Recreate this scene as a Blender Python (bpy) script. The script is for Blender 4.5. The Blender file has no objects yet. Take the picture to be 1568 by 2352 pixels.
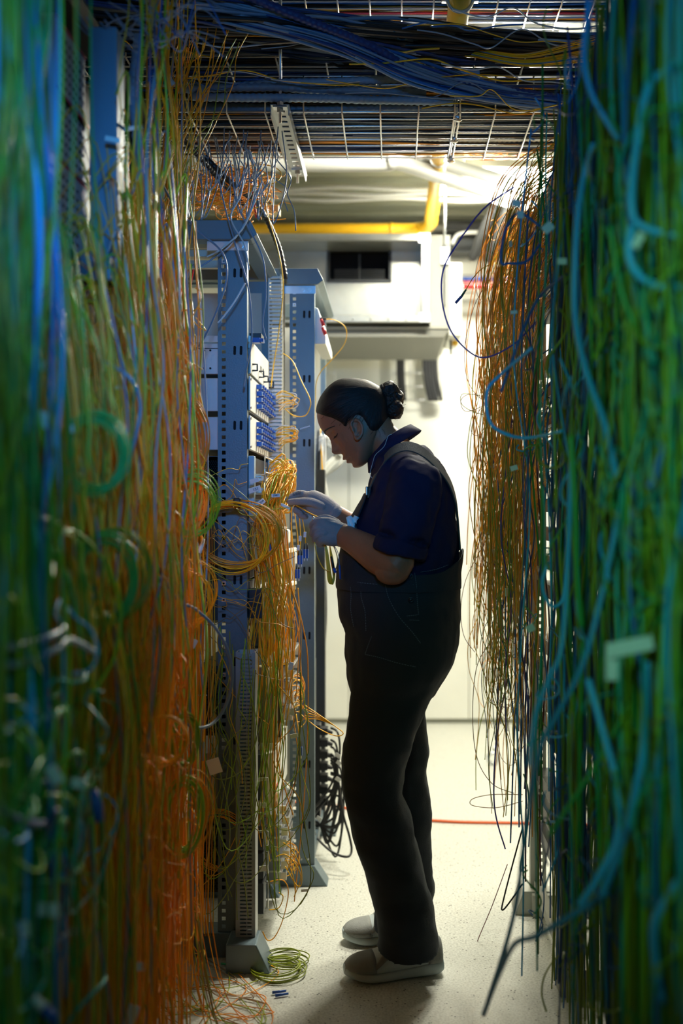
import bpy, bmesh, math, random
from mathutils import Vector, Matrix
from math import sin, cos, pi, exp, sqrt, atan2, radians
C = bpy.context.scene.collection
scene = bpy.context.scene

# ---------------------------------------------------------------- camera, light, exposure
F, VX, VY, H = 2290.0, 900.0, 1176.0, 1.27          # focal length, vanishing point, eye height
cd = bpy.data.cameras.new('camera'); cam = bpy.data.objects.new('camera', cd); C.objects.link(cam)
cd.sensor_fit = 'VERTICAL'; cd.sensor_height = 36.0; cd.lens = F/2352*36.0
cd.shift_x = -(VX-784)/2352.0
cam.location = (0, 0, H); cam.rotation_euler = (pi/2, 0, 0)
cd.dof.use_dof = True; cd.dof.focus_distance = 2.85; cd.dof.aperture_fstop = 1.5
cd.clip_start = 0.05
scene.camera = cam
scene.view_settings.view_transform = 'Standard'; scene.view_settings.look = 'None'
scene.view_settings.gamma = 1; scene.view_settings.use_curve_mapping = False
scene.view_settings.exposure = 0.0
w = bpy.data.worlds.new('world'); scene.world = w; w.use_nodes = True
w.node_tree.nodes['Background'].inputs[0].default_value = (0.14, 0.15, 0.15, 1)
w.node_tree.nodes['Background'].inputs[1].default_value = 0.28

def area(name, loc, rot, sx, sy, power, col, spread=180):
    l = bpy.data.lights.new(name, 'AREA'); l.shape = 'RECTANGLE'; l.size = sx; l.size_y = sy
    l.energy = power; l.color = col; l.spread = radians(spread)
    o = bpy.data.objects.new(name, l); C.objects.link(o); o.location = loc; o.rotation_euler = rot
    return o
WARM = (1.0, 0.97, 0.80)
area('aisle_lamp', (0.30, 3.62, 2.915), (0, 0, 0), 0.55, 0.16, 90, WARM)
area('rear_lamp', (0.62, 4.98, 2.90), (radians(-74), 0, radians(-12)), 0.5, 0.25, 60, WARM, 96)
area('rear_lamp', (0.62, 4.98, 2.90), (radians(14), 0, 0), 0.5, 0.25, 74, WARM)
# unseen blue and cyan lamps in the dark aisle behind the camera
def spot(name, loc, target, power, col, size, blend, rad):
    l = bpy.data.lights.new(name, 'SPOT'); l.energy = power; l.color = col
    l.spot_size = radians(size); l.spot_blend = blend; l.shadow_soft_size = rad
    o = bpy.data.objects.new(name, l); C.objects.link(o); o.location = loc
    o.rotation_euler = (Vector(target)-Vector(loc)).to_track_quat('-Z', 'Y').to_euler(); return o
spot('blue_spot', (0.12, -0.35, 2.0), (-0.50, 2.9, 1.55), 190, (0.03, 0.36, 1.0), 31, 1.0, 0.14)
spot('blue_spot', (0.05, -0.35, 1.9), (-0.05, 2.7, 2.62), 60, (0.05, 0.38, 1.0), 42, 1.0, 0.12)  # extra upward spot, added to tint the overhead bundle blue
spot('cyan_lamp', (-0.25, -0.1, 1.7), (0.62, 1.55, 1.30), 40, (0.28, 0.95, 0.66), 56, 1.0, 0.12)
spot('cyan_lamp', (0.30, -0.1, 1.9), (-0.75, 1.35, 1.10), 14, (0.14, 0.75, 0.95), 50, 1.0, 0.12)

# ---------------------------------------------------------------- helpers
rng = random.Random(7)
U = rng.uniform
def P(px, py, Y): return Vector(((px-VX)*Y/F, Y, H-(py-VY)*Y/F))
def X_(px, Y): return (px-VX)*Y/F
def Z_(py, Y): return H-(py-VY)*Y/F
WL = {}                                              # world location of every object built
def wl(o): return WL[o.name] if o else Vector((0, 0, 0))

class MB:
    def __init__(s): s.v = []; s.f = []
    def add(s, vs, fs):
        b = len(s.v); s.v += [Vector(a) for a in vs]; s.f += [tuple(b+i for i in f) for f in fs]; return s
    def box(s, x0, x1, y0, y1, z0, z1, M=None):
        vs = [Vector((x, y, z)) for z in (z0, z1) for y in (y0, y1) for x in (x0, x1)]
        if M: vs = [M @ a for a in vs]
        return s.add(vs, [(0, 2, 3, 1), (4, 5, 7, 6), (0, 1, 5, 4), (2, 6, 7, 3), (0, 4, 6, 2), (1, 3, 7, 5)])
    def prism(s, pts, ax, a, b):
        """extrude a polygon (2-D points) along axis ax from a to b"""
        n = len(pts); mk = {'x': lambda p, t: (t, p[0], p[1]), 'y': lambda p, t: (p[0], t, p[1]), 'z': lambda p, t: (p[0], p[1], t)}[ax]
        vs = [mk(p, a) for p in pts]+[mk(p, b) for p in pts]
        return s.add(vs, [tuple(range(n))[::-1], tuple(range(n, 2*n))]+[(i, (i+1) % n, n+(i+1) % n, n+i) for i in range(n)])
    def loft(s, rings, cap=True, closed=True):
        n = len(rings[0]); vs = [p for r in rings for p in r]; fs = []
        for k in range(len(rings)-1):
            for i in range(n if closed else n-1):
                j = (i+1) % n; fs.append((k*n+i, k*n+j, (k+1)*n+j, (k+1)*n+i))
        if cap: fs += [tuple(range(n))[::-1], tuple((len(rings)-1)*n+i for i in range(n))]
        return s.add(vs, fs)
    def tube(s, pts, r, n=6, cap=True):
        pts = [Vector(p) for p in pts]; m = len(pts)
        rr = r if isinstance(r, (list, tuple)) else [r]*m
        t = (pts[1]-pts[0]).normalized(); a = Vector((0, 0, 1)) if abs(t.z) < .9 else Vector((1, 0, 0))
        u = t.cross(a).normalized(); rings = []
        for i, p in enumerate(pts):
            t = (pts[min(i+1, m-1)]-pts[max(i-1, 0)])
            t = t.normalized() if t.length > 1e-9 else Vector((0, 0, 1))
            u = (u-t*u.dot(t)); u = u.normalized() if u.length > 1e-6 else t.orthogonal().normalized()
            v = t.cross(u); rings.append([p+(u*cos(2*pi*k/n)+v*sin(2*pi*k/n))*rr[i] for k in range(n)])
        return s.loft(rings, cap)
    def capsule(s, pts, rr, n=12):
        """rounded tapering limb through joints pts with radii rr"""
        pts = [Vector(p) for p in pts]; P2, R2 = spline(pts, rr, 6)
        d0 = (P2[0]-P2[1]).normalized(); d1 = (P2[-1]-P2[-2]).normalized(); a = []; b = []
        for k in range(1, 5):
            q = k/4.0*pi/2; a.insert(0, (P2[0]+d0*R2[0]*sin(q), R2[0]*max(cos(q), .06))); b.append((P2[-1]+d1*R2[-1]*sin(q), R2[-1]*max(cos(q), .06)))
        return s.tube([x[0] for x in a]+P2+[x[0] for x in b], [x[1] for x in a]+R2+[x[1] for x in b], n)
    def ball(s, c, r, n=12, m=8):
        c = Vector(c); r = Vector(r) if not isinstance(r, (int, float)) else Vector((r, r, r))
        return s.loft([[c+Vector((r.x*sin(t)*cos(2*pi*k/n), r.y*sin(t)*sin(2*pi*k/n), -r.z*cos(t))) for k in range(n)]
                       for t in [max(.02, min(pi-.02, pi*i/m)) for i in range(m+1)]])
    def cyl(s, a, b, r, n=12): return s.tube([a, b], r, n)
    def torus(s, c, R, r, ax='y', n=24, m=6):
        c = Vector(c); b = len(s.v); vs = []
        for i in range(n):
            t = 2*pi*i/n
            for k in range(m):
                q = 2*pi*k/m; e = R+r*cos(q); h = r*sin(q)
                d = {'y': (e*cos(t), h, e*sin(t)), 'x': (h, e*cos(t), e*sin(t)), 'z': (e*cos(t), e*sin(t), h)}[ax]
                vs.append(c+Vector(d))
        return s.add(vs, [(i*m+k, i*m+(k+1) % m, ((i+1) % n)*m+(k+1) % m, ((i+1) % n)*m+k) for i in range(n) for k in range(m)])
    def build(s, name, m, parent=None, smooth=False, label=None, cat=None, group=None, kind=None, bevel=0, origin=None):
        if origin is None and parent is None:
            xs = [p.x for p in s.v]; ys = [p.y for p in s.v]; zs = [p.z for p in s.v]
            origin = Vector(((min(xs)+max(xs))/2, (min(ys)+max(ys))/2, min(zs)))
        if parent is not None: origin = wl(parent)
        me = bpy.data.meshes.new(name); me.from_pydata([tuple(p-origin) for p in s.v], [], s.f)
        b = bmesh.new(); b.from_mesh(me); bmesh.ops.recalc_face_normals(b, faces=b.faces); b.to_mesh(me); b.free()
        if smooth: me.polygons.foreach_set('use_smooth', [True]*len(me.polygons))
        me.materials.append(m); o = bpy.data.objects.new(name, me); C.objects.link(o)
        WL[o.name] = Vector(origin)
        if parent is not None: o.parent = parent
        else: o.location = origin
        if bevel:
            q = o.modifiers.new('bevel', 'BEVEL'); q.width = bevel; q.segments = 2; q.limit_method = 'ANGLE'
        tag(o, label, cat, group, kind); return o

def tag(o, label=None, cat=None, group=None, kind=None):
    if label: o['label'] = label
    if cat: o['category'] = cat
    if group: o['group'] = group
    if kind: o['kind'] = kind
    return o
def thing(name, loc, label, cat, group=None):
    o = bpy.data.objects.new(name, None); C.objects.link(o); o.location = loc; o.empty_display_size = .05
    WL[o.name] = Vector(loc); return tag(o, label, cat, group)

def spline(pts, rr=None, k=6):
    """Catmull-Rom through pts; radii interpolated alongside"""
    pts = [Vector(p) for p in pts]; n = len(pts); out = []; ro = []
    for i in range(n-1):
        p0 = pts[max(i-1, 0)]; p1 = pts[i]; p2 = pts[i+1]; p3 = pts[min(i+2, n-1)]
        for j in range(k):
            t = j/k; t2 = t*t; t3 = t2*t
            out.append(((2*p1)+(p2-p0)*t+(2*p0-5*p1+4*p2-p3)*t2+(3*p1-p0-3*p2+p3)*t3)*.5)
            if rr is not None: ro.append(rr[i]*(1-t)+rr[i+1]*t)
    out.append(pts[-1])
    if rr is None: return out
    ro.append(rr[-1]); return out, ro

MATS = {}
def mat(name, col, rough=.5, metal=0.0, var=.0, vscale=8, bump=0, bscale=60, spec=.5, rnd=0.0, trans=0.0, emit=None, estr=0, coat=0, sss=0):
    if name in MATS: return MATS[name]
    m = bpy.data.materials.new(name); m.use_nodes = True; nt = m.node_tree; b = nt.nodes['Principled BSDF']
    b.inputs['Base Color'].default_value = (*col, 1); b.inputs['Roughness'].default_value = rough
    b.inputs['Metallic'].default_value = metal; b.inputs['Specular IOR Level'].default_value = spec
    b.inputs['Transmission Weight'].default_value = trans
    if coat: b.inputs['Coat Weight'].default_value = coat
    if sss: b.inputs['Subsurface Weight'].default_value = sss; b.inputs['Subsurface Radius'].default_value = (.01, .004, .002)
    tc = nt.nodes.new('ShaderNodeTexCoord')
    if var or rnd:
        n = nt.nodes.new('ShaderNodeTexNoise'); n.inputs['Scale'].default_value = vscale; n.inputs['Detail'].default_value = 4
        nt.links.new(tc.outputs['Object'], n.inputs['Vector'])
        mr = nt.nodes.new('ShaderNodeMapRange'); mr.inputs['From Min'].default_value = .3; mr.inputs['From Max'].default_value = .7
        mr.inputs['To Min'].default_value = 1-var; mr.inputs['To Max'].default_value = 1+var
        nt.links.new(n.outputs['Fac'], mr.inputs['Value'])
        val = mr.outputs[0]
        if rnd:
            oi = nt.nodes.new('ShaderNodeObjectInfo'); r2 = nt.nodes.new('ShaderNodeMapRange')
            r2.inputs['To Min'].default_value = 1-rnd; r2.inputs['To Max'].default_value = 1+rnd
            nt.links.new(oi.outputs['Random'], r2.inputs['Value'])
            mu = nt.nodes.new('ShaderNodeMath'); mu.operation = 'MULTIPLY'
            nt.links.new(val, mu.inputs[0]); nt.links.new(r2.outputs[0], mu.inputs[1]); val = mu.outputs[0]
        hs = nt.nodes.new('ShaderNodeHueSaturation'); hs.inputs['Color'].default_value = (*col, 1)
        nt.links.new(val, hs.inputs['Value']); nt.links.new(hs.outputs[0], b.inputs['Base Color'])
    if bump:
        n2 = nt.nodes.new('ShaderNodeTexNoise'); n2.inputs['Scale'].default_value = bscale; n2.inputs['Detail'].default_value = 5
        nt.links.new(tc.outputs['Object'], n2.inputs['Vector'])
        bp = nt.nodes.new('ShaderNodeBump'); bp.inputs['Strength'].default_value = bump; bp.inputs['Distance'].default_value = .01
        nt.links.new(n2.outputs['Fac'], bp.inputs['Height']); nt.links.new(bp.outputs[0], b.inputs['Normal'])
    if emit:
        b.inputs['Emission Color'].default_value = (*emit, 1); b.inputs['Emission Strength'].default_value = estr
    MATS[name] = m; return m
def weave(m, scale, strength, col2=None):
    nt = m.node_tree; b = nt.nodes['Principled BSDF']; tc = nt.nodes.new('ShaderNodeTexCoord')
    wv = nt.nodes.new('ShaderNodeTexWave'); wv.inputs['Scale'].default_value = scale; wv.bands_direction = 'DIAGONAL'
    nt.links.new(tc.outputs['Object'], wv.inputs['Vector'])
    bp = nt.nodes.new('ShaderNodeBump'); bp.inputs['Strength'].default_value = strength; bp.inputs['Distance'].default_value = .001
    nt.links.new(wv.outputs['Fac'], bp.inputs['Height'])
    if b.inputs['Normal'].is_linked: nt.links.new(b.inputs['Normal'].links[0].from_socket, bp.inputs['Normal'])
    nt.links.new(bp.outputs[0], b.inputs['Normal'])

RACK = mat('rack_paint', (.13, .18, .21), .42, .25, .06, 5, .08, 220)
RACKD = mat('rack_side_paint', (.42, .42, .37), .5, 0, .05, 6, .05, 200)
STEEL = mat('zinc_steel', (.62, .64, .66), .32, .9, .10, 14)
GALV = mat('galvanised_sheet', (.46, .47, .43), .36, .75, .14, 7, .05, 40)
WIRE = mat('bright_zinc_wire', (.72, .73, .74), .28, .95)
ALU = mat('brushed_aluminium', (.52, .52, .50), .33, .7, .06, 10)
WHITE = mat('white_coated_steel', (.78, .78, .72), .45, 0, .03, 4)
CREAM = mat('cream_plastic', (.74, .73, .66), .45, 0, .04, 6)
DARK = mat('black_plastic', (.018, .019, .022), .45)
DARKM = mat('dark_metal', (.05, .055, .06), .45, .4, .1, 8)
HOLE = mat('dark_recess', (.006, .006, .007), .9)
BLUEP = mat('blue_connector_plastic', (.02, .10, .42), .35)
DUCTB = mat('grey_slotted_duct', (.34, .37, .40), .5, 0, .05, 6)
REDP = mat('red_plastic', (.6, .02, .03), .4)
TAGW = mat('white_label_paper', (.78, .78, .76), .55, 0, .04, 20)
CLEARP = mat('clear_plastic', (.85, .88, .9), .12, 0, 0, 1, 0, 1, .5, 0, .75)
# ---------------------------------------------------------------- the room
def floor_mat():
    m = bpy.data.materials.new('speckled_vinyl'); m.use_nodes = True; nt = m.node_tree; b = nt.nodes['Principled BSDF']
    tc = nt.nodes.new('ShaderNodeTexCoord'); L = nt.links.new
    v = nt.nodes.new('ShaderNodeTexVoronoi'); v.inputs['Scale'].default_value = 85; L(tc.outputs['Object'], v.inputs['Vector'])
    r = nt.nodes.new('ShaderNodeValToRGB'); r.color_ramp.elements[0].position = .16; r.color_ramp.elements[0].color = (.10, .10, .09, 1)
    r.color_ramp.elements[1].position = .26; r.color_ramp.elements[1].color = (1, 1, 1, 1); L(v.outputs['Distance'], r.inputs[0])
    n = nt.nodes.new('ShaderNodeTexNoise'); n.inputs['Scale'].default_value = 45; L(tc.outputs['Object'], n.inputs['Vector'])
    r2 = nt.nodes.new('ShaderNodeValToRGB'); r2.color_ramp.elements[0].position = .53; r2.color_ramp.elements[0].color = (1, 1, 1, 1)
    r2.color_ramp.elements[1].position = .58; r2.color_ramp.elements[1].color = (0, 0, 0, 1); L(n.outputs['Fac'], r2.inputs[0])
    mx = nt.nodes.new('ShaderNodeMix'); mx.data_type = 'RGBA'; mx.inputs[7].default_value = (1, 1, 1, 1)
    L(r2.outputs[0], mx.inputs[0]); L(r.outputs[0], mx.inputs[6])
    n3 = nt.nodes.new('ShaderNodeTexNoise'); n3.inputs['Scale'].default_value = 160; n3.inputs['Detail'].default_value = 3; L(tc.outputs['Object'], n3.inputs['Vector'])
    r3 = nt.nodes.new('ShaderNodeValToRGB'); r3.color_ramp.elements[0].position = .35; r3.color_ramp.elements[0].color = (.47, .47, .42, 1)
    r3.color_ramp.elements[1].position = .6; r3.color_ramp.elements[1].color = (.66, .66, .60, 1); L(n3.outputs['Fac'], r3.inputs[0])
    m2 = nt.nodes.new('ShaderNodeMix'); m2.data_type = 'RGBA'; m2.blend_type = 'MULTIPLY'; m2.inputs[0].default_value = 1
    L(r3.outputs[0], m2.inputs[6]); L(mx.outputs[2], m2.inputs[7]); L(m2.outputs[2], b.inputs['Base Color'])
    b.inputs['Roughness'].default_value = .38; return m
WALLM = mat('cream_wall_paint', (.78, .78, .70), .6, 0, .02, 2)
CEILM = mat('painted_corrugated_sheet', (.30, .32, .25), .45, .2, .08, 3)
MB().box(-2.2, 2.2, -1.6, 6.2, -.05, 0).build('floor', floor_mat(), kind='structure')
m = MB()                                              # trapezoidal roof sheet, ribs across the aisle
prof = []; y = -1.6
while y < 6.2:
    prof += [(y, 3.0), (y+.10, 3.0), (y+.12, 3.035), (y+.17, 3.035)]; y += .19
prof += [(6.25, 3.0), (6.25, 3.1), (-1.6, 3.1)]
m.prism(prof, 'x', -2.2, 2.2); m.build('ceiling', CEILM, kind='structure')
MB().box(-2.2, 2.2, 6.03, 6.13, 0, 3.0).build('wall_back', WALLM, kind='structure')
MB().box(-2.25, -2.2, -1.6, 6.2, 0, 3.0).build('wall_left', WALLM, kind='structure')
MB().box(2.2, 2.25, -1.6, 6.2, 0, 3.0).build('wall_right', WALLM, kind='structure')
MB().box(-2.2, 2.2, -1.65, -1.6, 0, 3.0).build('wall_front', mat('grey_wall_paint', (.3, .3, .3), .7), kind='structure')  # plain grey, darker than the other walls
# smooth panels that line the lower wall
YP = 5.98
for i, (a, b, t) in enumerate([(-.95, X_(800, YP), Z_(924, YP)), (X_(801.5, YP), X_(1076, YP), Z_(924, YP)), (X_(1077.5, YP), .95, Z_(924, YP))]):
    MB().box(a, b, YP, 6.03, .03, t).build('trim_%d' % (i+1), WHITE, kind='structure', bevel=.002)
MB().box(-2.2, 2.2, 6.0, 6.03, 0, .028).build('baseboard_back', mat('sill_grey', (.30, .31, .26), .7), kind='structure')  # narrow darker grey strip along the wall foot
# steel beam pair under the ceiling at the back
MB().box(-2.2, 2.2, 5.86, 6.0, 2.80, 2.92).build('trim_4', DARKM, kind='structure')

# ceiling lights
LAMP = mat('lamp_diffuser', (1, 1, 1), .5, emit=(1, .98, .86), estr=14)
def lamp(x, y, sx, sy, lab):
    t = thing('ceiling_light', (x, y, 2.93), lab, 'ceiling light')
    MB().box(x-sx/2-.015, x+sx/2+.015, y-sy/2-.015, y+sy/2+.015, 2.945, 2.985).build('housing', WHITE, t, bevel=.004)
    MB().box(x-sx/2, x+sx/2, y-sy/2, y+sy/2, 2.93, 2.945).build('diffuser', LAMP, t, bevel=.004)
    MB().cyl((x, y, 2.98), (x, y, 3.0), .01).build('mount', STEEL, t)
lamp(.30, 3.62, .55, .16, 'glowing white ceiling light seen through the upper wire tray by the yellow pipe')
lamp(.62, 4.98, .5, .25, 'bright ceiling light just under the tray edge at the upper right')

# yellow gas pipe
YEL = mat('yellow_pipe_paint', (.92, .52, .02), .35, 0, .08, 10, coat=.3)
t = thing('gas_pipe', P(985, 520, 5.45), 'thick yellow painted pipe running under the ceiling and turning left above the air duct', 'pipe')
pz = Z_(528, 5.45); px = X_(986, 5.45)
pts = [(px+.0, 1.2, pz), (px, 4.0, pz), (px, 5.2, pz), (px, 5.33, pz), (px-.035, 5.42, pz), (px-.10, 5.45, pz), (px-.2, 5.45, pz), (-1.5, 5.45, pz)]
m = MB(); m.tube([pts[0], pts[1], pts[2]]+spline(pts[2:7], None, 5)[1:]+[pts[7]], .034, 20); m.build('pipe', YEL, t, True)
MB().tube([(px-.2, 5.45, pz), (px-.215, 5.45, pz)], .039, 20).build('weld_collar', YEL, t, True)
for yy in (4.35, 3.0):
    m = MB(); m.torus((px, yy, pz), .037, .006, 'y'); m.box(px-.055, px-.036, yy-.012, yy+.012, pz-.006, pz+.006); m.box(px+.036, px+.055, yy-.012, yy+.012, pz-.006, pz+.006)
    m.cyl((px, yy, pz+.03), (px, yy, 3.0), .004); m.build('pipe_clamp', STEEL, t, True)

# air handling unit
Yd = 4.8
t = thing('air_handling_unit', (X_(850, Yd), 5.2, Z_(745, Yd)), 'galvanised air handling unit with open duct collar and dark fan opening, under the ceiling', 'air conditioner')
x0, x1 = X_(560, Yd), X_(987, Yd); z0, z1 = Z_(740, Yd), Z_(536, Yd); fw = .035
m = MB()
m.box(x0, x1, Yd, Yd+.03, z1-fw, z1); m.box(x0, x1, Yd, Yd+.03, z0, z0+fw); m.box(x1-fw, x1, Yd+.0005, Yd+.0305, z0+fw, z1-fw); m.box(x0, x0+fw, Yd, Yd+.03, z0+fw, z1-fw)
m.build('collar_frame', GALV, t, bevel=.003)
m = MB(); m.box(x1-fw-.004, x1-fw, Yd-.004, Yd+.03, z0+fw, z1-fw); m.box(x1-fw-.02, x1+.001, Yd-.005, Yd, z1-fw-.012, z1+.001); m.box(x1-fw-.02, x1+.001, Yd-.005, Yd, z0-.001, z0+fw+.012)
m.build('corner_bracket', STEEL, t, bevel=.001)
m = MB(); g = .006                                    # duct throat
m.box(x0+fw, x1-fw, Yd+.03, Yd+.22, z1-fw, z1-fw+g); m.box(x0+fw, x1-fw, Yd+.03, Yd+.22, z0+fw-g, z0+fw)
m.box(x1-fw, x1-fw+g, Yd+.03, Yd+.22, z0+fw, z1-fw); m.box(x0+fw-g, x0+fw, Yd+.03, Yd+.22, z0+fw, z1-fw)
m.build('duct_throat', GALV, t)
fx0, fx1, fz0, fz1 = X_(753, Yd+.2), X_(897, Yd+.2), Z_(646, Yd+.2), Z_(560, Yd+.2)
m = MB(); a, b = Yd+.20, Yd+.22
m.box(x0+fw, fx0, a, b, z0+fw, z1-fw); m.box(fx1, x1-fw, a, b, z0+fw, z1-fw); m.box(fx0, fx1, a, b, z0+fw, fz0); m.box(fx0, fx1, a, b, fz1, z1-fw)
m.build('back_plate', GALV, t)
m = MB(); m.box(fx0-.005, fx0+.008, a-.012, a, fz0, fz1); m.box(fx1-.008, fx1+.005, a-.012, a, fz0, fz1); m.box(fx0-.005, fx1+.005, a-.012, a, fz0-.006, fz0+.006); m.box(fx0-.005, fx1+.005, a-.012, a, fz1-.006, fz1+.006)
m.build('opening_rim', DARKM, t)
m = MB(); m.box(fx0, fx1, b+.12, b+.13, fz0, fz1); m.build('fan_housing', HOLE, t)
m = MB()
for k in range(7): m.box(fx0+.03, fx1-.03, b+.02, b+.03, fz0+.012+k*.009, fz0+.015+k*.009)
m.box((fx0+fx1)/2-.004, (fx0+fx1)/2+.004, b+.018, b+.03, fz0, fz1); m.build('fan_blades', DARKM, t)
bx1 = X_(1033, 4.86)
m = MB(); m.box(x0-.1, bx1, 4.86, 5.55, z0-.02, z0-.012); m.box(x0-.1, bx1, 4.86, 5.55, z1, z1+.008); m.box(bx1-.008, bx1, 4.86, 5.55, z0-.012, z1); m.box(x1+.001, bx1-.008, 4.86, 4.868, z0-.012, z1); m.box(x0-.1, bx1, 5.54, 5.55, z0, z1); m.build('casing', mat('off_white_casing', (.5, .5, .45), .5), t, bevel=.002)
m = MB(); m.prism([(x0-.1, z0-.022), (bx1, z0-.022), (bx1-.03, z0-.06), (x0-.1, z0-.06)], 'y', 4.87, 5.6); m.build('drip_pan', mat('grey_drip_pan', (.22, .22, .19), .55, .2), t, bevel=.002)
jx = X_(1059, 5.0)
MB().box(bx1, jx, 4.98, 5.4, Z_(772, 5.0), Z_(606, 5.0)).build('control_box', WHITE, t, bevel=.003)
m = MB(); m.cyl((jx-.04, 5.1, Z_(788, 5.1)), (jx-.01, 5.1, Z_(788, 5.1)), .014); m.build('yellow_valve_cap', YEL, t, True, label='yellow valve cap')
MB().cyl((jx-.05, 5.1, Z_(772, 5.1)), (jx-.045, 5.1, Z_(815, 5.1)), .006).build('drain_tube', DARKM, t)
m = MB(); sx = X_(1021, 4.84)
m.cyl((sx, 4.84, Z_(700, 4.84)), (sx-.004, 4.84, 3.0), .006, 8); m.box(sx-.018, sx+.018, 4.83, 4.85, Z_(606, 4.84), Z_(570, 4.84)); m.cyl((sx, 4.84, Z_(570, 4.84)), (sx, 4.84, Z_(562, 4.84)), .014, 6)
m.build('hanger_rod', STEEL, t)
m = MB()
for k in range(9): MB().ball((x0+.1+k*.085, Yd-.002, z0+.014), .005, 8, 5).build('screw', STEEL, t)

# grey drain and insulated pipes under the ceiling
GREYP = mat('light_grey_pipe', (.55, .56, .55), .4, 0, .04, 6); BLKP = mat('black_pipe_foam', (.03, .032, .035), .8, 0, 0, 1, .3, 60)
def pipe(pts, r, m, lab, cat='pipe', name='drain_pipe', group=None, sp=True, n=14):
    mb = MB(); mb.tube(spline(pts, None, 6) if sp else pts, r, n); return mb.build(name, m, None, True, lab, cat, group)
pipe([P(430, 372, 4.2), P(700, 377, 4.2), P(880, 377, 4.2), P(930, 378, 4.25), P(1130, 448, 4.9), P(1290, 500, 5.4)], .032, GREYP, 'thick light grey pipe bending diagonally down to the right below the tray')
pipe([P(960, 352, 4.35), P(1010, 372, 4.5), P(1200, 428, 5.0), P(1320, 470, 5.4)], .032, GREYP, 'second thick grey pipe just above and right of the diagonal one, behind the yellow pipe')
for i, (yy, r) in enumerate([(433, .011), (446, .011), (458, .010)]):
    pts = [P(560+k*55, yy+(3*sin(k*1.1+i*2)), 5.15+i*.03) for k in range(14)]
    mb = MB(); mb.tube(spline(pts, None, 8), [r*(1+.09*(j % 2)) for j in range(13*8+1)], 10)
    mb.build('corrugated_conduit', GREYP, None, True, ['uppermost of three thin grey conduits clipped under the roof sheet', 'middle of three thin grey conduits clipped under the roof sheet', 'lowest of three thin grey conduits clipped under the roof sheet'][i], 'conduit')
pipe([P(1020, 518, 5.7), P(1130, 520, 5.7), P(1290, 522, 5.7), P(1320, 522, 5.75), Vector((P(1325, 522, 5.7).x, 6.03, P(1325, 522, 5.7).z))], .03, BLKP, 'black foam lagged pipe running level behind the yellow elbow')
pipe([Vector((P(1140, 470, 5.3).x, 5.28, 2.995)), P(1135, 470, 5.3), P(1105, 540, 5.45), P(1085, 592, 5.6)], .026, BLKP, 'left of two slanting black lagged pipes right of the air unit')
pipe([Vector((P(1170, 480, 5.3).x, 5.28, 2.995)), P(1165, 480, 5.3), P(1140, 550, 5.45), P(1120, 596, 5.6)], .026, BLKP, 'right of two slanting black lagged pipes right of the air unit')
pipe([P(1038, 560, 5.6), P(1050, 540, 5.6), P(1075, 534, 5.6), P(1120, 534, 5.6)], .01, GREYP, 'thin grey tube curving above the control box of the air unit', 'pipe', 'refrigerant_tube')
# upper back cable tray with the red cables on the wall
t = thing('wall_cable_tray', P(1120, 690, 5.7), 'wire cable tray along the back wall carrying red and blue cables', 'cable tray')
m = MB()
for yy in (632, 650, 672, 690): m.cyl(P(1050, yy, 5.7), P(1330, yy, 5.7), .004, 6)
for k in range(10): m.cyl(P(1062+k*30, 630, 5.7), P(1062+k*30, 692, 5.7), .003, 6)
m.build('wire_mesh', WIRE, t, True)
pipe([P(1058, 655, 5.75), P(1200, 656, 5.75), P(1330, 655, 5.75)], .022, REDP, 'thick red cable lying in the wall tray right of the air unit', 'cable', 'power_cable')
pipe([P(1058, 641, 5.78), P(1200, 640, 5.78), P(1330, 641, 5.78)], .012, mat('blue_jacket', (.02, .08, .4), .4), 'blue cable above the red one in the wall tray', 'cable', 'power_cable')
# vertical wire ladder on the wall with black cables
Yl = 5.93
for (a, b, lab) in [(905, 1015, 'vertical wire cable ladder with black cables on the back wall above the head'), (742, 768, 'narrow wire cable ladder on the back wall beside the second rack')]:
    t = thing('cable_ladder', P((a+b)/2, 922, Yl), lab, 'cable ladder')
    m = MB(); n = 4 if b-a > 60 else 2
    for k in range(n): m.cyl(P(a+(b-a)*k/(n-1), 780, Yl), P(a+(b-a)*k/(n-1), 921, Yl), .0035, 6)
    for k in range(5): m.cyl(P(a-2, 795+k*31, Yl-.004), P(b+2, 795+k*31, Yl-.004), .003, 6)
    m.build('wire_mesh', WIRE, t, True)
for i, (a, b) in enumerate([(914, 918), (921, 926), (925, 930), (974, 986), (981, 993), (988, 1000), (995, 1004), (1001, 1014)]):
    pipe([P(a, 780, Yl-.02), P(a, 840, Yl-.02), P(a+(b-a)*.3, 880, Yl-.025), P(b, 921, Yl-.03)], .011, DARK,
         'black power cable strapped to the wall ladder behind the head', 'cable', 'power_cable', 'black cables on the wall ladder', n=8)
# orange cable along the floor
pipe([(-.9, 4.36, .006), (-.4, 4.34, .006), P(740, 1848, 4.33)+Vector((0, 0, .004)), (.0, 4.14, .006), (.25, 4.07, .006), (.55, 4.05, .006), (1.0, 4.0, .006)], .006, mat('orange_cord', (.75, .12, .02), .45),
     'orange cable lying across the floor behind the legs', 'cable', 'power_cable')
# small chrome floor item by the right-hand cables
t = thing('floor_caster', P(1132, 1750, 4.9), 'small round chrome fitting standing on the floor behind the right-hand cables', 'fitting')
MB().torus((X_(1132, 5.0), 5.0, .035), .026, .009, 'y', 20, 8).build('ring', STEEL, t, True)
MB().cyl((X_(1132, 5.0), 5.0, .06), (X_(1140, 5.0), 5.02, .10), .008).build('stem', STEEL, t, True)
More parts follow.
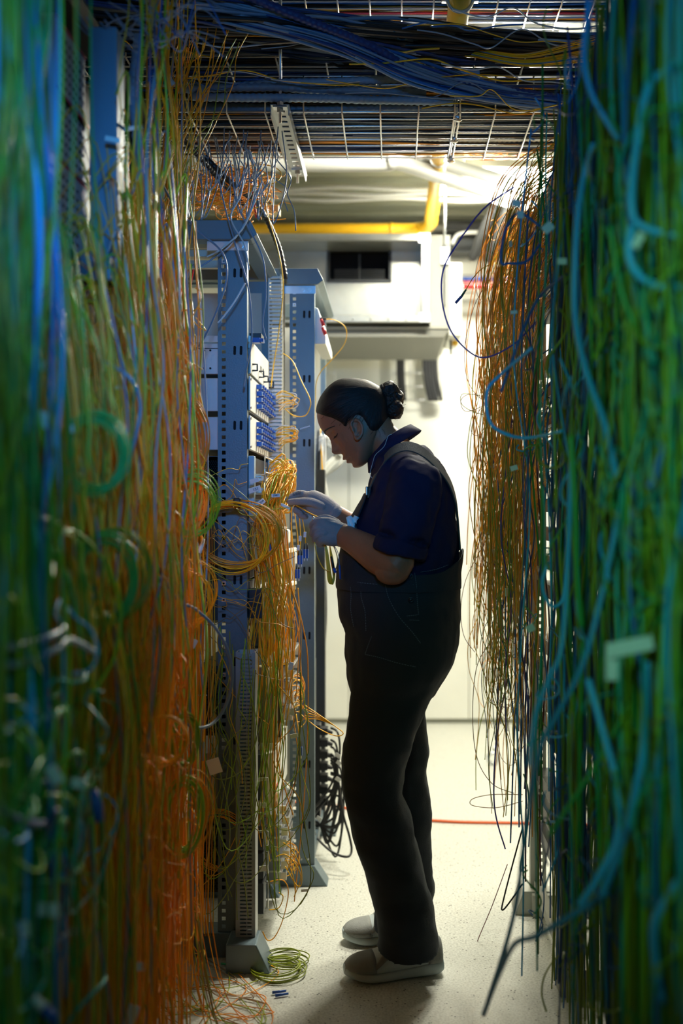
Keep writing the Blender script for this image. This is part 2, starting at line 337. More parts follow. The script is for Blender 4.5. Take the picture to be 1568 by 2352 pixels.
# ---------------------------------------------------------------- racks
def upright(mb, x0, x1, yf, z0, z1, holes, slots, depth=.03, hs=.011):
    """U-shaped post: front sheet facing -Y with real square holes (column at 'holes') and slot pairs"""
    th = .0025
    rows = []                                        # list of (z0,z1,[(xa,xb)..]) openings
    z = z0+.03
    ops = []
    while z < z1-.03:
        ops.append((z, z+hs, [(holes-hs/2, holes+hs/2)])); z += .0222
    zz = z0
    for (a, b, xs) in ops:
        mb.box(x0, x1, yf, yf+th, zz, a)
        xc = x0
        for (p, q) in xs: mb.box(xc, p, yf, yf+th, a, b); xc = q
        mb.box(xc, x1, yf, yf+th, a, b); zz = b
    mb.box(x0, x1, yf, yf+th, zz, z1)
    mb.box(x0, x0+th, yf+th, yf+depth, z0, z1); mb.box(x1-th, x1, yf+th, yf+depth, z0, z1)
def slotpair(mb, x, y, z, w=.008, h=.026, gap=.018):
    for s in (-1, 1):
        pts = [(x+s*gap/2+w/2*cos(a), z+(h/2-w/2)*(1 if sin(a) >= 0 else -1)+w/2*sin(a)) for a in [2*pi*k/12+.01 for k in range(12)]]
        mb.prism(pts, 'y', y-.0008, y+.001)
def cage(mb, x, y, z, s=.0055):
    mb.box(x-s, x+s, y-.002, y+.004, z-s, z-s*.5); mb.box(x-s, x+s, y-.002, y+.004, z+s*.5, z+s); mb.box(x-s, x-s*.5, y-.002, y+.004, z-s*.5, z+s*.5); mb.box(x+s*.5, x+s, y-.002, y+.004, z-s*.5, z+s*.5)
RH = 2.10
def foot(mb, x0, x1, y0, y1, ext=.045, h=.07):
    mb.prism([(x0, 0), (x1+ext, 0), (x1, h), (x0, h)], 'y', y0, y1)
def rack(xa, xin, y0, y1, lab, upw, holeoff, slots, roofz=RH, ext=.045, sm=RACK, nuts=()):
    """open four-post rack: xa aisle edge, xin far side, y0..y1 along the aisle"""
    t = thing('equipment_rack', ((xa+xin)/2, (y0+y1)/2, 0), lab, 'rack')
    for (yf) in (y0, y1-.03):
        m = MB(); upright(m, xa-upw, xa, yf, .05, roofz-.06, xa-upw+holeoff, slots); m.build('upright', sm, t)
        m = MB(); upright(m, xin, xin+upw, yf, .05, roofz-.06, xin+upw-holeoff, slots); m.build('upright', sm, t)
    for zz in slots:
        m = MB(); slotpair(m, xa-.026, y0, zz); m.build('slot_pair', HOLE, t)
    if nuts:
        for zz in nuts:
            m = MB(); cage(m, xa-upw+holeoff, y0, zz); m.build('cage_nut', WIRE, t)
    m = MB()                                          # roof frame with sloping aisle edge
    m.prism([(xin, roofz-.055), (xa+.012, roofz-.055), (xa+.032, roofz-.04), (xa+.012, roofz), (xin, roofz)], 'y', y0-.02, y0+.035)
    m.prism([(xin, roofz-.055), (xa+.012, roofz-.055), (xa+.032, roofz-.04), (xa+.012, roofz), (xin, roofz)], 'y', y1-.035, y1+.02)
    m.prism([(xa-.03, roofz-.055), (xa+.012, roofz-.055), (xa+.032, roofz-.04), (xa+.012, roofz), (xa-.03, roofz)], 'y', y0+.035, y1-.035)
    m.box(xin, xin+.04, y0+.035, y1-.035, roofz-.055, roofz)
    m.build('roof_frame', sm, t, bevel=.002)
    m = MB(); m.box(xa-upw-.03, xa+.004, y0-.003, y0+.003, roofz-.082, roofz-.056)
    m.build('corner_plate', STEEL, t)
    for k in (0, 1): MB().cyl((xa-.016-k*.022, y0-.008, roofz-.07), (xa-.016-k*.022, y0, roofz-.07), .006, 10).build('bolt', WIRE, t)
    for yf in (y0, y1-.07):
        m = MB(); foot(m, xin, xa, yf-.01, yf+.07, ext); m.build('foot', sm, t, bevel=.002)
    MB().box(xa-.035, xa-.002, y0+.03, y1-.03, .08, .12).build('base_rail', sm, t)
    MB().box(xin+.01, xin+.035, y0+.04, y1-.04, .07, .10).build('base_rail', sm, t)
    return t
# first rack (near end at Y1)
Y1 = 2.85; XA1 = X_(567, Y1); Y1b = 3.36
r1 = rack(XA1, -1.06, Y1, Y1b, 'tall grey-blue equipment rack left of the woman, nearest whole one, yellow cables over it', X_(567, Y1)-X_(500, Y1), .017,
          [Z_(v, Y1) for v in (627, 805, 977, 1155, 1332, 1520, 1700, 1880)], roofz=Z_(505, Y1-.02), nuts=[Z_(v, Y1) for v in (600, 1340, 1378, 1550)])
m = MB()
for k, yy in enumerate((560, 580, 606)):
    m.box(X_(408, 2.95), XA1-.085, 2.95, 2.97, Z_(yy+9, 2.95), Z_(yy-8+(k == 1)*2, 2.95))
m.build('cross_rail', RACKD, r1)
m = MB(); m.box(-.94, XA1-.02, Y1b-.033, Y1b-.031, .9, 2.0); m.build('back_sheet', RACKD, r1)
m = MB()
for k in range(6): m.box(-.94, XA1-.03, Y1b-.04, Y1b-.034, .95+.18*k, .958+.18*k)
m.build('back_stiffener', RACKD, r1)
# second rack
Y2 = 3.39; XA2 = X_(722, Y2); Y2b = 3.98
r2 = rack(XA2, -.95, Y2, Y2b, 'second grey equipment rack, its post standing directly in front of the face and gloves', X_(722, Y2)-X_(665, Y2), .016,
          [Z_(v, Y2) for v in (722, 870, 1017, 1310, 1460, 1755, 1895)], roofz=Z_(616, Y2-.02), nuts=[Z_(v, Y2) for v in (672, 700, 1350, 1380, 1420)])
m = MB(); m.box(-.90, XA2-.02, Y2b-.033, Y2b-.031, .2, 2.0); m.build('back_sheet', RACKD, r2)
m = MB(); m.ball((XA2-.022, Y2-.001, Z_(1973, Y2)), .004); m.ball((XA2-.045, Y2-.001, Z_(1973, Y2)), .004); m.build('rivet', WIRE, r2)

# finger ducts: vertical wiring ducts with open teeth
def finger_duct(x, y0, y1, z0, z1, lab, pitch=.0125, m1=CREAM, d=.045):
    t = thing('finger_duct', (x, (y0+y1)/2, z0), lab, 'cable duct')
    MB().box(x-d, x-d+.004, y0, y1, z0, z1).build('spine', m1, t)
    m = MB(); z = z0
    while z < z1-.01:
        m.box(x-d+.004, x, y0, y0+.004, z, z+.007); m.box(x-d+.004, x, y1-.004, y1, z, z+.007)
        m.box(x-.003, x, y0+.004, y0+.02, z, z+.007); m.box(x-.003, x, y1-.02, y1-.004, z, z+.007); z += pitch
    m.build('fingers', m1, t); return t
XD = X_(622, 3.30)
finger_duct(XD+.036, 3.30, 3.375, Z_(1290, 3.30), Z_(628, 3.30), 'upper light grey finger duct with open teeth between the two racks')
finger_duct(XD+.036, 3.30, 3.375, Z_(1990, 3.30), Z_(1400, 3.30), 'lower light grey finger duct with open teeth between the two racks')
m = MB(); m.box(XD+.03, XD+.036, 3.31, 3.40, Z_(1500, 3.3), Z_(628, 3.3)); m.build('duct_cover', RACKD, None, label='long grey duct cover strip just left of the second rack post', cat='duct cover')
# lower slotted front duct on the first rack
t = thing('slotted_duct', (X_(562, 2.80), 2.80, Z_(2165, 2.80)), 'tall dark blue-grey slotted wiring duct on the lower half of the first rack', 'cable duct')
xa, xb, zb, zt = X_(541, 2.79), X_(586, 2.79), .08, Z_(1498, 2.79)
m = MB(); m.box(xa, xa+.012, 2.79, 2.793, zb, zt); m.box(xb-.010, xb, 2.79, 2.793, zb, zt); m.box(xa+.0295, xa+.0325, 2.7905, 2.793, zb, zt)
z = zb
while z < zt: m.box(xa+.012, xb-.010, 2.79, 2.7928, z, z+.006); z += .0105
m.build('front_grid', DUCTB, t)
m = MB(); m.box(xa, xb, 2.842, 2.845, zb, zt); m.box(xa, xa+.003, 2.793, 2.842, zb, zt); m.box(xb-.003, xb, 2.793, 2.842, zb, zt); m.build('channel', mat('light_duct_side', (.55, .56, .54), .5), t)
MB().prism([(xa-.02, 0), (X_(622, 2.76), 0), (X_(590, 2.76), .08), (xa-.02, .08)], 'y', 2.74, 2.84).build('foot', RACK, t, bevel=.003)

# ---------------------------------------------------------------- devices in the first rack
def chassis(px0, py0, py1, lab, x1=None, y0=2.90, y1=3.36, m1=ALU, name='rack_chassis', cat='rack unit', xfront=None):
    """box whose side faces the camera and whose front faces the aisle"""
    xf = XA1+.004 if xfront is None else xfront
    x0 = X_(px0, y0)-.25; z0 = Z_(py1, y0); z1 = Z_(py0, y0)
    t = thing(name, ((x0+xf)/2, (y0+y1)/2, z0), lab, cat)
    MB().box(X_(px0, y0), xf-.004, y0, y1, z0, z1).build('housing', m1, t, bevel=.002)
    return t, xf, z0, z1
def front(t, xf, y0, y1, z0, z1, m1=WHITE, th=.004):
    return MB().box(xf, xf+th, y0, y1, z0, z1).build('front_panel', m1, t, bevel=.001)
# top chassis with handles
t, xf, z0, z1 = chassis(425, 800, 860, 'silver rack unit, topmost in the first rack, with two black handles and small printed marks', m1=ALU)
front(t, xf, 2.87, 3.40, z0, z1+.02)
m = MB(); m.box(X_(422, 2.905), xf, 2.895, 2.905, z1, z1+.012); m.box(X_(422, 2.905), xf, 2.896, 2.9, z1+.018, z1+.036); m.build('top_lip', ALU, t)
m = MB()
for (a, b) in ((451, 805), (465, 805), (451, 846), (465, 846)): m.cyl((X_(a+18, 2.9), 2.897, Z_(b, 2.9)), (X_(a+18, 2.9), 2.9, Z_(b, 2.9)), .003, 8)
m.build('screw_hole', HOLE, t)
for yy in (2.905, 3.05, 3.16, 3.30):
    m = MB(); m.tube([(xf+.004, yy, z0+.012), (xf+.018, yy, z0+.012), (xf+.018, yy, z0+.03), (xf+.004, yy, z0+.03)], .003, 6); m.build('handle', DARKM, t, True)
def text(body, size, M, m1, parent, name='printed_text'):
    cu = bpy.data.curves.new(name, 'FONT'); cu.body = body; cu.size = size; cu.extrude = .0003; cu.align_x = 'CENTER'; cu.align_y = 'CENTER'
    tmp = bpy.data.objects.new('tmp', cu); C.objects.link(tmp)
    me = bpy.data.meshes.new_from_object(tmp.evaluated_get(bpy.context.evaluated_depsgraph_get())); bpy.data.objects.remove(tmp)
    o = bpy.data.objects.new(name, me); me.transform(Matrix.Translation(-wl(parent)) @ M); me.materials.clear(); me.materials.append(m1)
    C.objects.link(o); o.parent = parent; WL[o.name] = wl(parent); return o
TXT = mat('black_print', (.02, .02, .02), .6)
def aisle_mat(x, y, z, s=1): return Matrix.Translation((x, y, z)) @ Matrix.Rotation(pi/2, 4, 'Z') @ Matrix.Rotation(pi/2, 4, 'X')
text('00 : 00', .032, aisle_mat(xf+.0042, 3.12, (z0+z1)/2+.002), TXT, t)
m = MB(); m.box(xf-.004, xf+.03, 2.9, 2.96, z1+.028, z1+.044); m.build('black_plug', DARK, t)
m = MB(); m.box(xf+.004, xf+.03, 2.87, 2.9, z1+.012, z1+.026); m.box(xf+.031, xf+.04, 2.872, 2.898, z1+.014, z1+.024); m.build('blue_plug', BLUEP, t)
# flat white box lid under it
# two patch panels with blue connectors
def patch_panel(py0, py1, lab, seed):
    t, xf, z0, z1 = chassis(447, py0, py1, lab, m1=ALU, name='fibre_patch_panel', cat='patch panel')
    front(t, xf, 2.86, 3.36, z0, z1)
    m = MB()
    for a in (2.868, 3.352):
        for b in (z0+.008, z1-.008): m.cyl((xf+.003, a, b), (xf+.007, a, b), .004, 8)
    m.build('screw', WIRE, t)
    for r in range(4):
        for c in range(7):
            y = 3.00+c*.047+(r % 2)*.008; z = z1-.014-r*.0195
            m = MB(); m.box(xf+.004, xf+.018, y-.009, y+.009, z-.0065, z+.0065)
            m.cyl((xf+.018, y, z), (xf+.027, y, z), .0048, 6); q = m.build('adapter', BLUEP, t)
            if not (c == 6 and r < 2):
                m = MB(); m.box(xf+.0182, xf+.0215, y-.0062, y+.0062, z-.0055, z+.0055); m.build('dust_cap', TAGW, q)
    return t, xf, z0, z1
pp1 = patch_panel(868, 945, 'upper of two white patch panels full of blue connectors', 1)
pp2 = patch_panel(957, 1034, 'lower of two white patch panels full of blue connectors', 2)
# perforated chassis
def perf(px0, py0, py1, lab, m1, hx=.006):
    t, xf, z0, z1 = chassis(px0, py0, py1, lab, m1=m1, name='perforated_chassis', cat='rack unit')
    m = MB(); a = X_(px0+8, 2.9); b = X_(500, 2.9)+.02; z = z0+.012; k = 0
    while z < z1-.012:
        x = a+(k % 2)*hx/2
        while x < b:
            m.prism([(x+hx*.38*cos(q), z+hx*.38*sin(q)) for q in [pi/6+pi/3*i for i in range(6)]], 'y', 2.8965, 2.8985); x += hx
        z += hx*.87; k += 1
    m.build('vent_holes', HOLE, t)
    return t, xf, z0, z1
t, xf, z0, z1 = perf(457, 1048, 1180, 'silver chassis with hexagonal vent holes behind the cables of the first rack', ALU)
t, xf, z0, z1 = chassis(455, 1186, 1330, 'plain dark grey chassis below the vented one', m1=DARKM)
t, xf, z0, z1 = chassis(440, 1335, 1365, 'upper slim dark shelf in the lower part of the first rack', m1=DARKM)
t, xf, z0, z1 = chassis(440, 1378, 1425, 'lower slim dark shelf in the lower part of the first rack', m1=DARKM)
t, xf, z0, z1 = perf(455, 1530, 1690, 'dark vented chassis low in the first rack', DARKM, .009)
t, xf, z0, z1 = chassis(440, 1730, 1860, 'pale grey blanked unit behind the paper tag low in the first rack', m1=RACKD)
t, xf, z0, z1 = perf(455, 1880, 2050, 'lowest dark vented chassis in the first rack', DARKM, .009)
# equipment shelf with wire handle where the yellow cables plug in
t = thing('fibre_shelf', (XA1, 3.1, Z_(1200, 3.0)), 'rack shelf with thin wire handles under the bright bunch of yellow cables', 'rack unit')
za, zb = Z_(1200, 2.9), Z_(1048, 2.9)
MB().box(XA1+.001, XA1+.018, 2.87, 2.90, za, zb).build('side_bracket', mat('pale_blue_paint', (.35, .5, .62), .4), t, bevel=.002)
MB().box(XA1-.12, XA1+.004, 2.90, 3.36, za, zb).build('housing', DARKM, t)
for (a, b) in ((1050, 1090), (1085, 1135), (1135, 1200)):
    m = MB(); zt_, zb_ = Z_(a, 2.9), Z_(b, 2.9)
    m.tube([(XA1+.005, 2.90, zb_), (XA1+.045, 2.90, zb_), (XA1+.045, 2.90, zt_), (XA1+.045, 3.2, zt_), (XA1+.03, 3.3, zt_-.01)], .0025, 6); m.build('wire_guard', WIRE, t, True)
for r in range(4):
    m = MB(); m.box(XA1+.004, XA1+.012, 2.93, 3.33, za+.012+r*.036, za+.033+r*.036)
    for c in range(10): m.box(XA1+.011, XA1+.03, 2.94+c*.04, 2.955+c*.04, za+.015+r*.036, za+.03+r*.036)
    m.build('port_row', mat('steel_ports', (.45, .46, .46), .35, .6), t)
for c in range(8): MB().box(XA1+.031, XA1+.055, 2.95+c*.045, 2.96+c*.045, za+.05, za+.06).build('port_plug', BLUEP, t)
# cream socket and framed module, white box, lower gear
def dev(name, px0, px1, py0, py1, y, dep, m1, lab, cat, bev=.003):
    o = MB().box(X_(px0, y), X_(px1, y), y, y+dep, Z_(py1, y), Z_(py0, y)).build(name, m1, None, False, lab, cat, bevel=bev); return o
t = thing('power_adapter', P(655, 1250, 3.1), 'cream plug-in power adapter above the framed module', 'adapter')
MB().box(X_(640, 3.1), X_(664, 3.1), 3.08, 3.14, Z_(1249, 3.1), Z_(1216, 3.1)).build('body', CREAM, t, bevel=.006)
MB().cyl(P(650, 1217, 3.1), P(650, 1210, 3.1), .012, 12).build('cap', CREAM, t, True)
t = thing('framed_module', P(655, 1345, 3.05), 'cream framed module with a grey ribbed face leaning out of the first rack', 'module')
# frame lies in a plane facing the aisle, skewed towards the camera
def skew(u, v, y0=2.98, y1=3.22, xo=X_(633, 2.98), xo2=X_(672, 3.22)):
    return lambda a, b, d: Vector((xo+(xo2-xo)*a+d*.7, y0+(y1-y0)*a-d*.3, b))
S = skew(0, 0); zt0, zb0 = Z_(1262, 3.05), Z_(1352, 3.05)
def sbox(mb, a0, a1, b0, b1, d0, d1):
    vs = [S(a, b, d) for d in (d0, d1) for b in (b0, b1) for a in (a0, a1)]
    mb.add(vs, [(0, 2, 3, 1), (4, 5, 7, 6), (0, 1, 5, 4), (2, 6, 7, 3), (0, 4, 6, 2), (1, 3, 7, 5)])
m = MB(); sbox(m, 0, 1, zt0-.014, zt0, 0, .02); sbox(m, 0, 1, zb0, zb0+.014, 0, .02); sbox(m, 0, .1, zb0+.014, zt0-.014, 0, .02); sbox(m, .9, 1, zb0+.014, zt0-.014, 0, .02); m.build('frame', CREAM, t, bevel=.003)
m = MB(); sbox(m, .1, .9, zb0+.014, zt0-.014, 0, .006)
for k in range(16): sbox(m, .12+k*.048, .14+k*.048, zb0+.016, zt0-.016, .006, .010)
m.build('ribbed_face', mat('ribbed_grey', (.5, .48, .42), .5), t)
t = thing('white_terminal_box', P(640, 1410, 3.1), 'white box below the framed module in the first rack', 'box')
MB().box(XA1-.05, X_(658, 3.25), 2.98, 3.25, Z_(1405, 3.1), Z_(1345, 3.1)).build('body', WHITE, t, bevel=.003)
t = thing('black_switch', P(585, 1440, 2.9), 'black narrow device with a steel strip at the edge of the first rack', 'device')
MB().box(XA1+.002, XA1+.04, 2.87, 2.94, Z_(1418, 2.9), Z_(1352, 2.9)).build('body', DARK, t, bevel=.002)
MB().box(XA1+.04, XA1+.043, 2.885, 2.90, Z_(1412, 2.9), Z_(1362, 2.9)).build('strip', STEEL, t)
# lower distribution modules on the aisle side: stacked steel frames with clear covers
mods = [(1488, 1520), (1524, 1552), (1556, 1582), (1588, 1612), (1618, 1650), (1842, 1862), (1868, 1886), (1892, 1912), (1918, 1938), (1944, 1962), (1968, 1988), (1994, 2014)]
names_m = ['top', 'second', 'third', 'fourth', 'fifth']
for i, (a, b) in enumerate(mods):
    y = 3.05; xr = X_(676-(0 if i < 5 else 10)-(i % 3)*3, y); z0, z1 = Z_(b, y), Z_(a, y)
    if i < 5: lab, grp = 'steel splice module with clear cover, %s of the upper stack in the first rack' % names_m[i], None
    else: lab, grp = 'small steel splice module in the lower stack of the first rack', 'lower stack of splice modules'
    t = thing('splice_module', (xr-.05, 3.12, z0), lab, 'module', grp)
    MB().box(XA1+.03, xr-.02, 2.99, 3.28, z0, z0+.006).build('tray', STEEL, t)
    MB().box(XA1+.03, xr-.025, 3.26, 3.266, z0+.006, z1).build('back_wall', STEEL, t)
    m = MB(); m.box(xr-.02, xr, 3.02, 3.03, z0, z1-.004); m.box(xr-.02, xr, 3.20, 3.21, z0, z1-.004); m.box(xr-.004, xr, 3.03, 3.20, z1-.01, z1-.004); m.build('end_frame', WIRE, t)
    if i < 5:
        MB().box(xr-.03, xr-.003, 3.0, 3.018, z0+.004, z1-.004).build('clear_cover', CLEARP, t)
# lower white panels and dark modules
t = thing('cylinder_reel', P(628, 1700, 2.95), 'tall cream cylinder behind a dark bracket low in the first rack', 'reel')
m = MB(); m.cyl((X_(618, 3.0), 3.0, Z_(1700, 3.0)), (X_(618, 3.0), 3.0, Z_(1530, 3.0)), .038, 24); m.build('drum', mat('tan_drum', (.45, .38, .22), .5), t, True)
m = MB(); m.box(X_(640, 2.95), X_(646, 2.95), 2.93, 2.95, Z_(1690, 2.95), Z_(1560, 2.95)); m.build('dark_bracket', DARKM, t)
t = thing('white_module_panel', P(640, 1840, 3.0), 'white slanted module panel with small red marks low in the first rack', 'panel')
MB().box(XA1+.01, X_(652, 3.2), 2.92, 3.3, Z_(1838, 3.0), Z_(1716, 3.0)).build('body', WHITE, t, bevel=.002)
m = MB(); m.box(X_(652, 3.2), X_(652, 3.2)+.001, 2.99, 3.03, Z_(1748, 3.0), Z_(1740, 3.0)); m.box(X_(652, 3.2), X_(652, 3.2)+.001, 2.99, 3.03, Z_(1808, 3.0), Z_(1800, 3.0)); m.build('red_mark', REDP, t)
for i, (a, b) in enumerate([(1728, 1775), (1782, 1832), (1905, 1945), (1952, 2010), (2020, 2090)]):
    t = thing('line_card', P(600, b, 2.9), ['dark line card beside the white module panel, upper one', 'dark line card beside the white module panel, lower one', 'dark line card under the white panel, first of three', 'dark line card under the white panel, middle of three', 'dark line card nearest the floor in the first rack'][i], 'card')
    MB().box(XA1+.01, X_(608, 2.9), 2.87, 2.93, Z_(b, 2.9), Z_(a, 2.9)).build('board', DARKM, t, bevel=.001)
    m = MB(); m.tube([P(609, b-4, 2.9), P(615, b-4, 2.9), P(615, a+4, 2.9), P(609, a+4, 2.9)], .002, 6); m.build('pull_handle', WIRE, t, True)

# second rack: power strip, upper angled bracket with red caps
t = thing('angled_bracket', P(735, 780, 3.42), 'cream angled bracket with two red caps beside the top of the second rack', 'bracket')
y = 3.42
m = MB(); m.prism([(X_(722, y), Z_(705, y)), (X_(730, y), Z_(708, y)), (X_(748, y), Z_(772, y)), (X_(748, y), Z_(790, y)), (X_(722, y), Z_(790, y))], 'y', y, y+.35); m.build('plate', WHITE, t, bevel=.002)
m = MB(); m.cyl(P(738, 733, y-.01), P(743, 748, y-.01), .006, 10); m.cyl(P(741, 752, y-.01), P(747, 768, y-.01), .006, 10); m.build('red_cap', REDP, t, True)
m = MB(); m.cyl(P(735, 732, y-.01), P(749, 733, y-.01), .005, 8); m.build('coax_stub', DARK, t)
t = thing('power_strip', P(735, 1850, 3.7), 'black vertical power strip full of plugs beside the second rack post', 'power strip')
y = 3.66; MB().box(X_(705, y), X_(735, y), y, y+.06, Z_(1880, y), Z_(1665, y)).build('body', DARK, t, bevel=.003)
for k in range(7):
    yy = 1680+k*27; m = MB(); m.box(X_(735, y), X_(752, y), y, y+.045, Z_(yy+9, y), Z_(yy-7, y)); m.tube([P(752, yy, y+.02), P(764, yy+3, y+.02)], [.010, .006], 8); m.build('plug', DARK, t, bevel=.002)
t = thing('black_upright_rail', P(732, 1900, 3.8), 'black upright rail behind the second rack', 'rail')
MB().box(X_(728, 3.9), X_(748, 3.9), 3.85, 3.9, .07, Z_(1080, 3.9)).build('rail', DARKM, t)

# ---------------------------------------------------------------- racks hidden behind the cable curtains
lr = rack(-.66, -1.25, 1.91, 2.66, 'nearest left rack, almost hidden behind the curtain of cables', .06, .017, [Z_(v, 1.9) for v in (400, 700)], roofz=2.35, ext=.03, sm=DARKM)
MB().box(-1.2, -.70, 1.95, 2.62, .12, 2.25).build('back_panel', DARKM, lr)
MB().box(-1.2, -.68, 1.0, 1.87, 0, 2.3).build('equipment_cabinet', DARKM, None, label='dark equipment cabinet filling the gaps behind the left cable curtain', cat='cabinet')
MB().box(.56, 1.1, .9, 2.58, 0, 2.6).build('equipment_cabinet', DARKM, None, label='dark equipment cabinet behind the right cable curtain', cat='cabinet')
rr = rack(.44+.6, .44, 2.62, 3.2, 'open rack behind the right-hand cable curtain, its foot showing by the floor', .05, .017, [1.2], roofz=2.2, ext=0, sm=RACKD)
m = MB()
for k in range(22):
    if k % 5 != 3: m.box(.46, .5, 2.66, 3.16, .25+k*.085, .29+k*.085)
m.build('shelf_rail', DARKM, rr)
MB().prism([(X_(1180, 3.16), 0), (.5, 0), (.5, .075), (X_(1200, 3.16), .075)], 'y', 3.14, 3.24).build('side_foot', RACKD, rr, bevel=.002)
# white boards with a red stripe in the near left rack
REDS = mat('red_stripe', (.5, .02, .04), .5)
for i, (pa, pb, ya, yb) in enumerate([(128, 196, 130, 300), (128, 205, 290, 430), (112, 200, 430, 600)]):
    t = thing('line_card', ((X_(160, 1.95)), 2.0, Z_(yb, 1.95)), ['white perforated card with a red edge, top one in the near left rack', 'white perforated card with a red edge, middle one in the near left rack', 'white perforated card with a red edge, lowest one in the near left rack'][i], 'card')
    x = X_(160, 1.95); y0, y1 = -x*F/(VX-pa), -x*F/(VX-pb)
    z0, z1 = Z_(yb, y1), Z_(ya, y1)
    MB().box(x-.03, x, y0, y1, z0, z1).build('board', mat('aged_white_card', (.5, .5, .47), .5), t, bevel=.002)
    MB().box(x-.001, x+.001, y0, y1, z1-.008, z1-.001).build('red_edge', REDS, t)
    m = MB()
    for r in range(7):
        for c in range(8): m.box(x, x+.0008, y0+.01+c*.0215, y0+.02+c*.0215, z0+.012+r*.018, z0+.018+r*.018)
    m.build('slots', HOLE, t)
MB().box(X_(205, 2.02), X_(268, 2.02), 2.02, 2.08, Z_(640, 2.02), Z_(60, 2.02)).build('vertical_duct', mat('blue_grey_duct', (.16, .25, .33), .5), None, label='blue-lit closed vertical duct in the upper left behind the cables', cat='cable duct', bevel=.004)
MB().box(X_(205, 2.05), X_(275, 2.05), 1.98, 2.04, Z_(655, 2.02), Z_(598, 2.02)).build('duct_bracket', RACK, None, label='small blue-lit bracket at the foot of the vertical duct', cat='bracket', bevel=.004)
m = MB(); m.prism([(1.1, 2.305), (1.1, 2.38), (1.88, 2.38), (1.88, 2.305)], 'x', -.68, -.60); m.build('roof_beam', RACK, None, label='grey roof beam running back along the upper left above the cards', cat='beam')
# white side cabinet between near rack and first rack
t = thing('wall_cabinet', P(390, 1010, 2.72), 'pale narrow cabinet edge between the cable curtain and the first rack', 'cabinet')
MB().box(X_(330, 2.7), X_(408, 2.7), 2.7, 2.82, Z_(1020, 2.7), Z_(700, 2.7)).build('body', WHITE, t, bevel=.004)
MB().box(X_(388, 2.72), X_(405, 2.72), 2.72, 2.80, Z_(700, 2.72), Z_(395, 2.72)).build('post', RACKD, t, bevel=.002)
m = MB(); m.cyl(P(398, 705, 2.7), P(402, 712, 2.68), .008); m.build('latch', STEEL, t)
MB().box(X_(403, 2.72), X_(407, 2.72), 2.698, 2.7, Z_(815, 2.7), Z_(795, 2.7)).build('red_label', REDS, t)
# ---------------------------------------------------------------- the woman
from mathutils import noise as mnoise
YC = 2.80; S0 = YC/F
def lerp_tab(tab, z):
    """smooth interpolation in a sorted table [(z, a, b, ...)]"""
    if z <= tab[0][0]: return tab[0][1:]
    if z >= tab[-1][0]: return tab[-1][1:]
    for i in range(len(tab)-1):
        if tab[i][0] <= z <= tab[i+1][0]:
            t = (z-tab[i][0])/(tab[i+1][0]-tab[i][0])
            p0 = tab[max(i-1, 0)]; p1 = tab[i]; p2 = tab[i+1]; p3 = tab[min(i+2, len(tab)-1)]; out = []
            for k in range(1, len(p1)):
                h = p2[0]-p1[0]
                m1 = (p2[k]-p0[k])/(p2[0]-p0[0])*h if p2[0] != p0[0] else 0
                m2 = (p3[k]-p1[k])/(p3[0]-p1[0])*h if p3[0] != p1[0] else 0
                out.append((2*t**3-3*t*t+1)*p1[k]+(t**3-2*t*t+t)*m1+(-2*t**3+3*t*t)*p2[k]+(t**3-t*t)*m2)
            return tuple(out)
def sgp(v, e): return (abs(v)**e)*(1 if v >= 0 else -1)
SKINC = (.30, .125, .066)
def skin_mat():
    m = mat('skin', SKINC, .48, 0, .06, 14, .12, 260, .4, sss=.06); nt = m.node_tree; b = nt.nodes['Principled BSDF']
    tc = nt.nodes.new('ShaderNodeTexCoord')
    last = b.inputs['Base Color'].links[0].from_socket
    for (pt, rad, col, amt) in SKIN_SPOTS:
        sub = nt.nodes.new('ShaderNodeVectorMath'); sub.operation = 'SUBTRACT'; sub.inputs[1].default_value = pt
        nt.links.new(tc.outputs['Object'], sub.inputs[0])
        dv = nt.nodes.new('ShaderNodeVectorMath'); dv.operation = 'DIVIDE'; dv.inputs[1].default_value = rad; nt.links.new(sub.outputs[0], dv.inputs[0])
        ln = nt.nodes.new('ShaderNodeVectorMath'); ln.operation = 'LENGTH'; nt.links.new(dv.outputs[0], ln.inputs[0])
        mr = nt.nodes.new('ShaderNodeMapRange'); mr.inputs['From Min'].default_value = .6; mr.inputs['From Max'].default_value = 1.1
        mr.inputs['To Min'].default_value = amt; mr.inputs['To Max'].default_value = 0; nt.links.new(ln.outputs['Value'], mr.inputs['Value'])
        mx = nt.nodes.new('ShaderNodeMix'); mx.data_type = 'RGBA'; mx.inputs[7].default_value = (*col, 1)
        nt.links.new(mr.outputs[0], mx.inputs[0]); nt.links.new(last, mx.inputs[6]); last = mx.outputs[2]
    nt.links.new(last, b.inputs['Base Color']); return m
HO = P(818, 985, YC); HF = Vector((-.8, 0, -.6)); HU = Vector((-.6, 0, .8))
def HL(x, y, z): return HO+(HF*x+HU*z+Vector((0, -1, 0))*y)*S0       # y > 0 is towards the camera (her left)
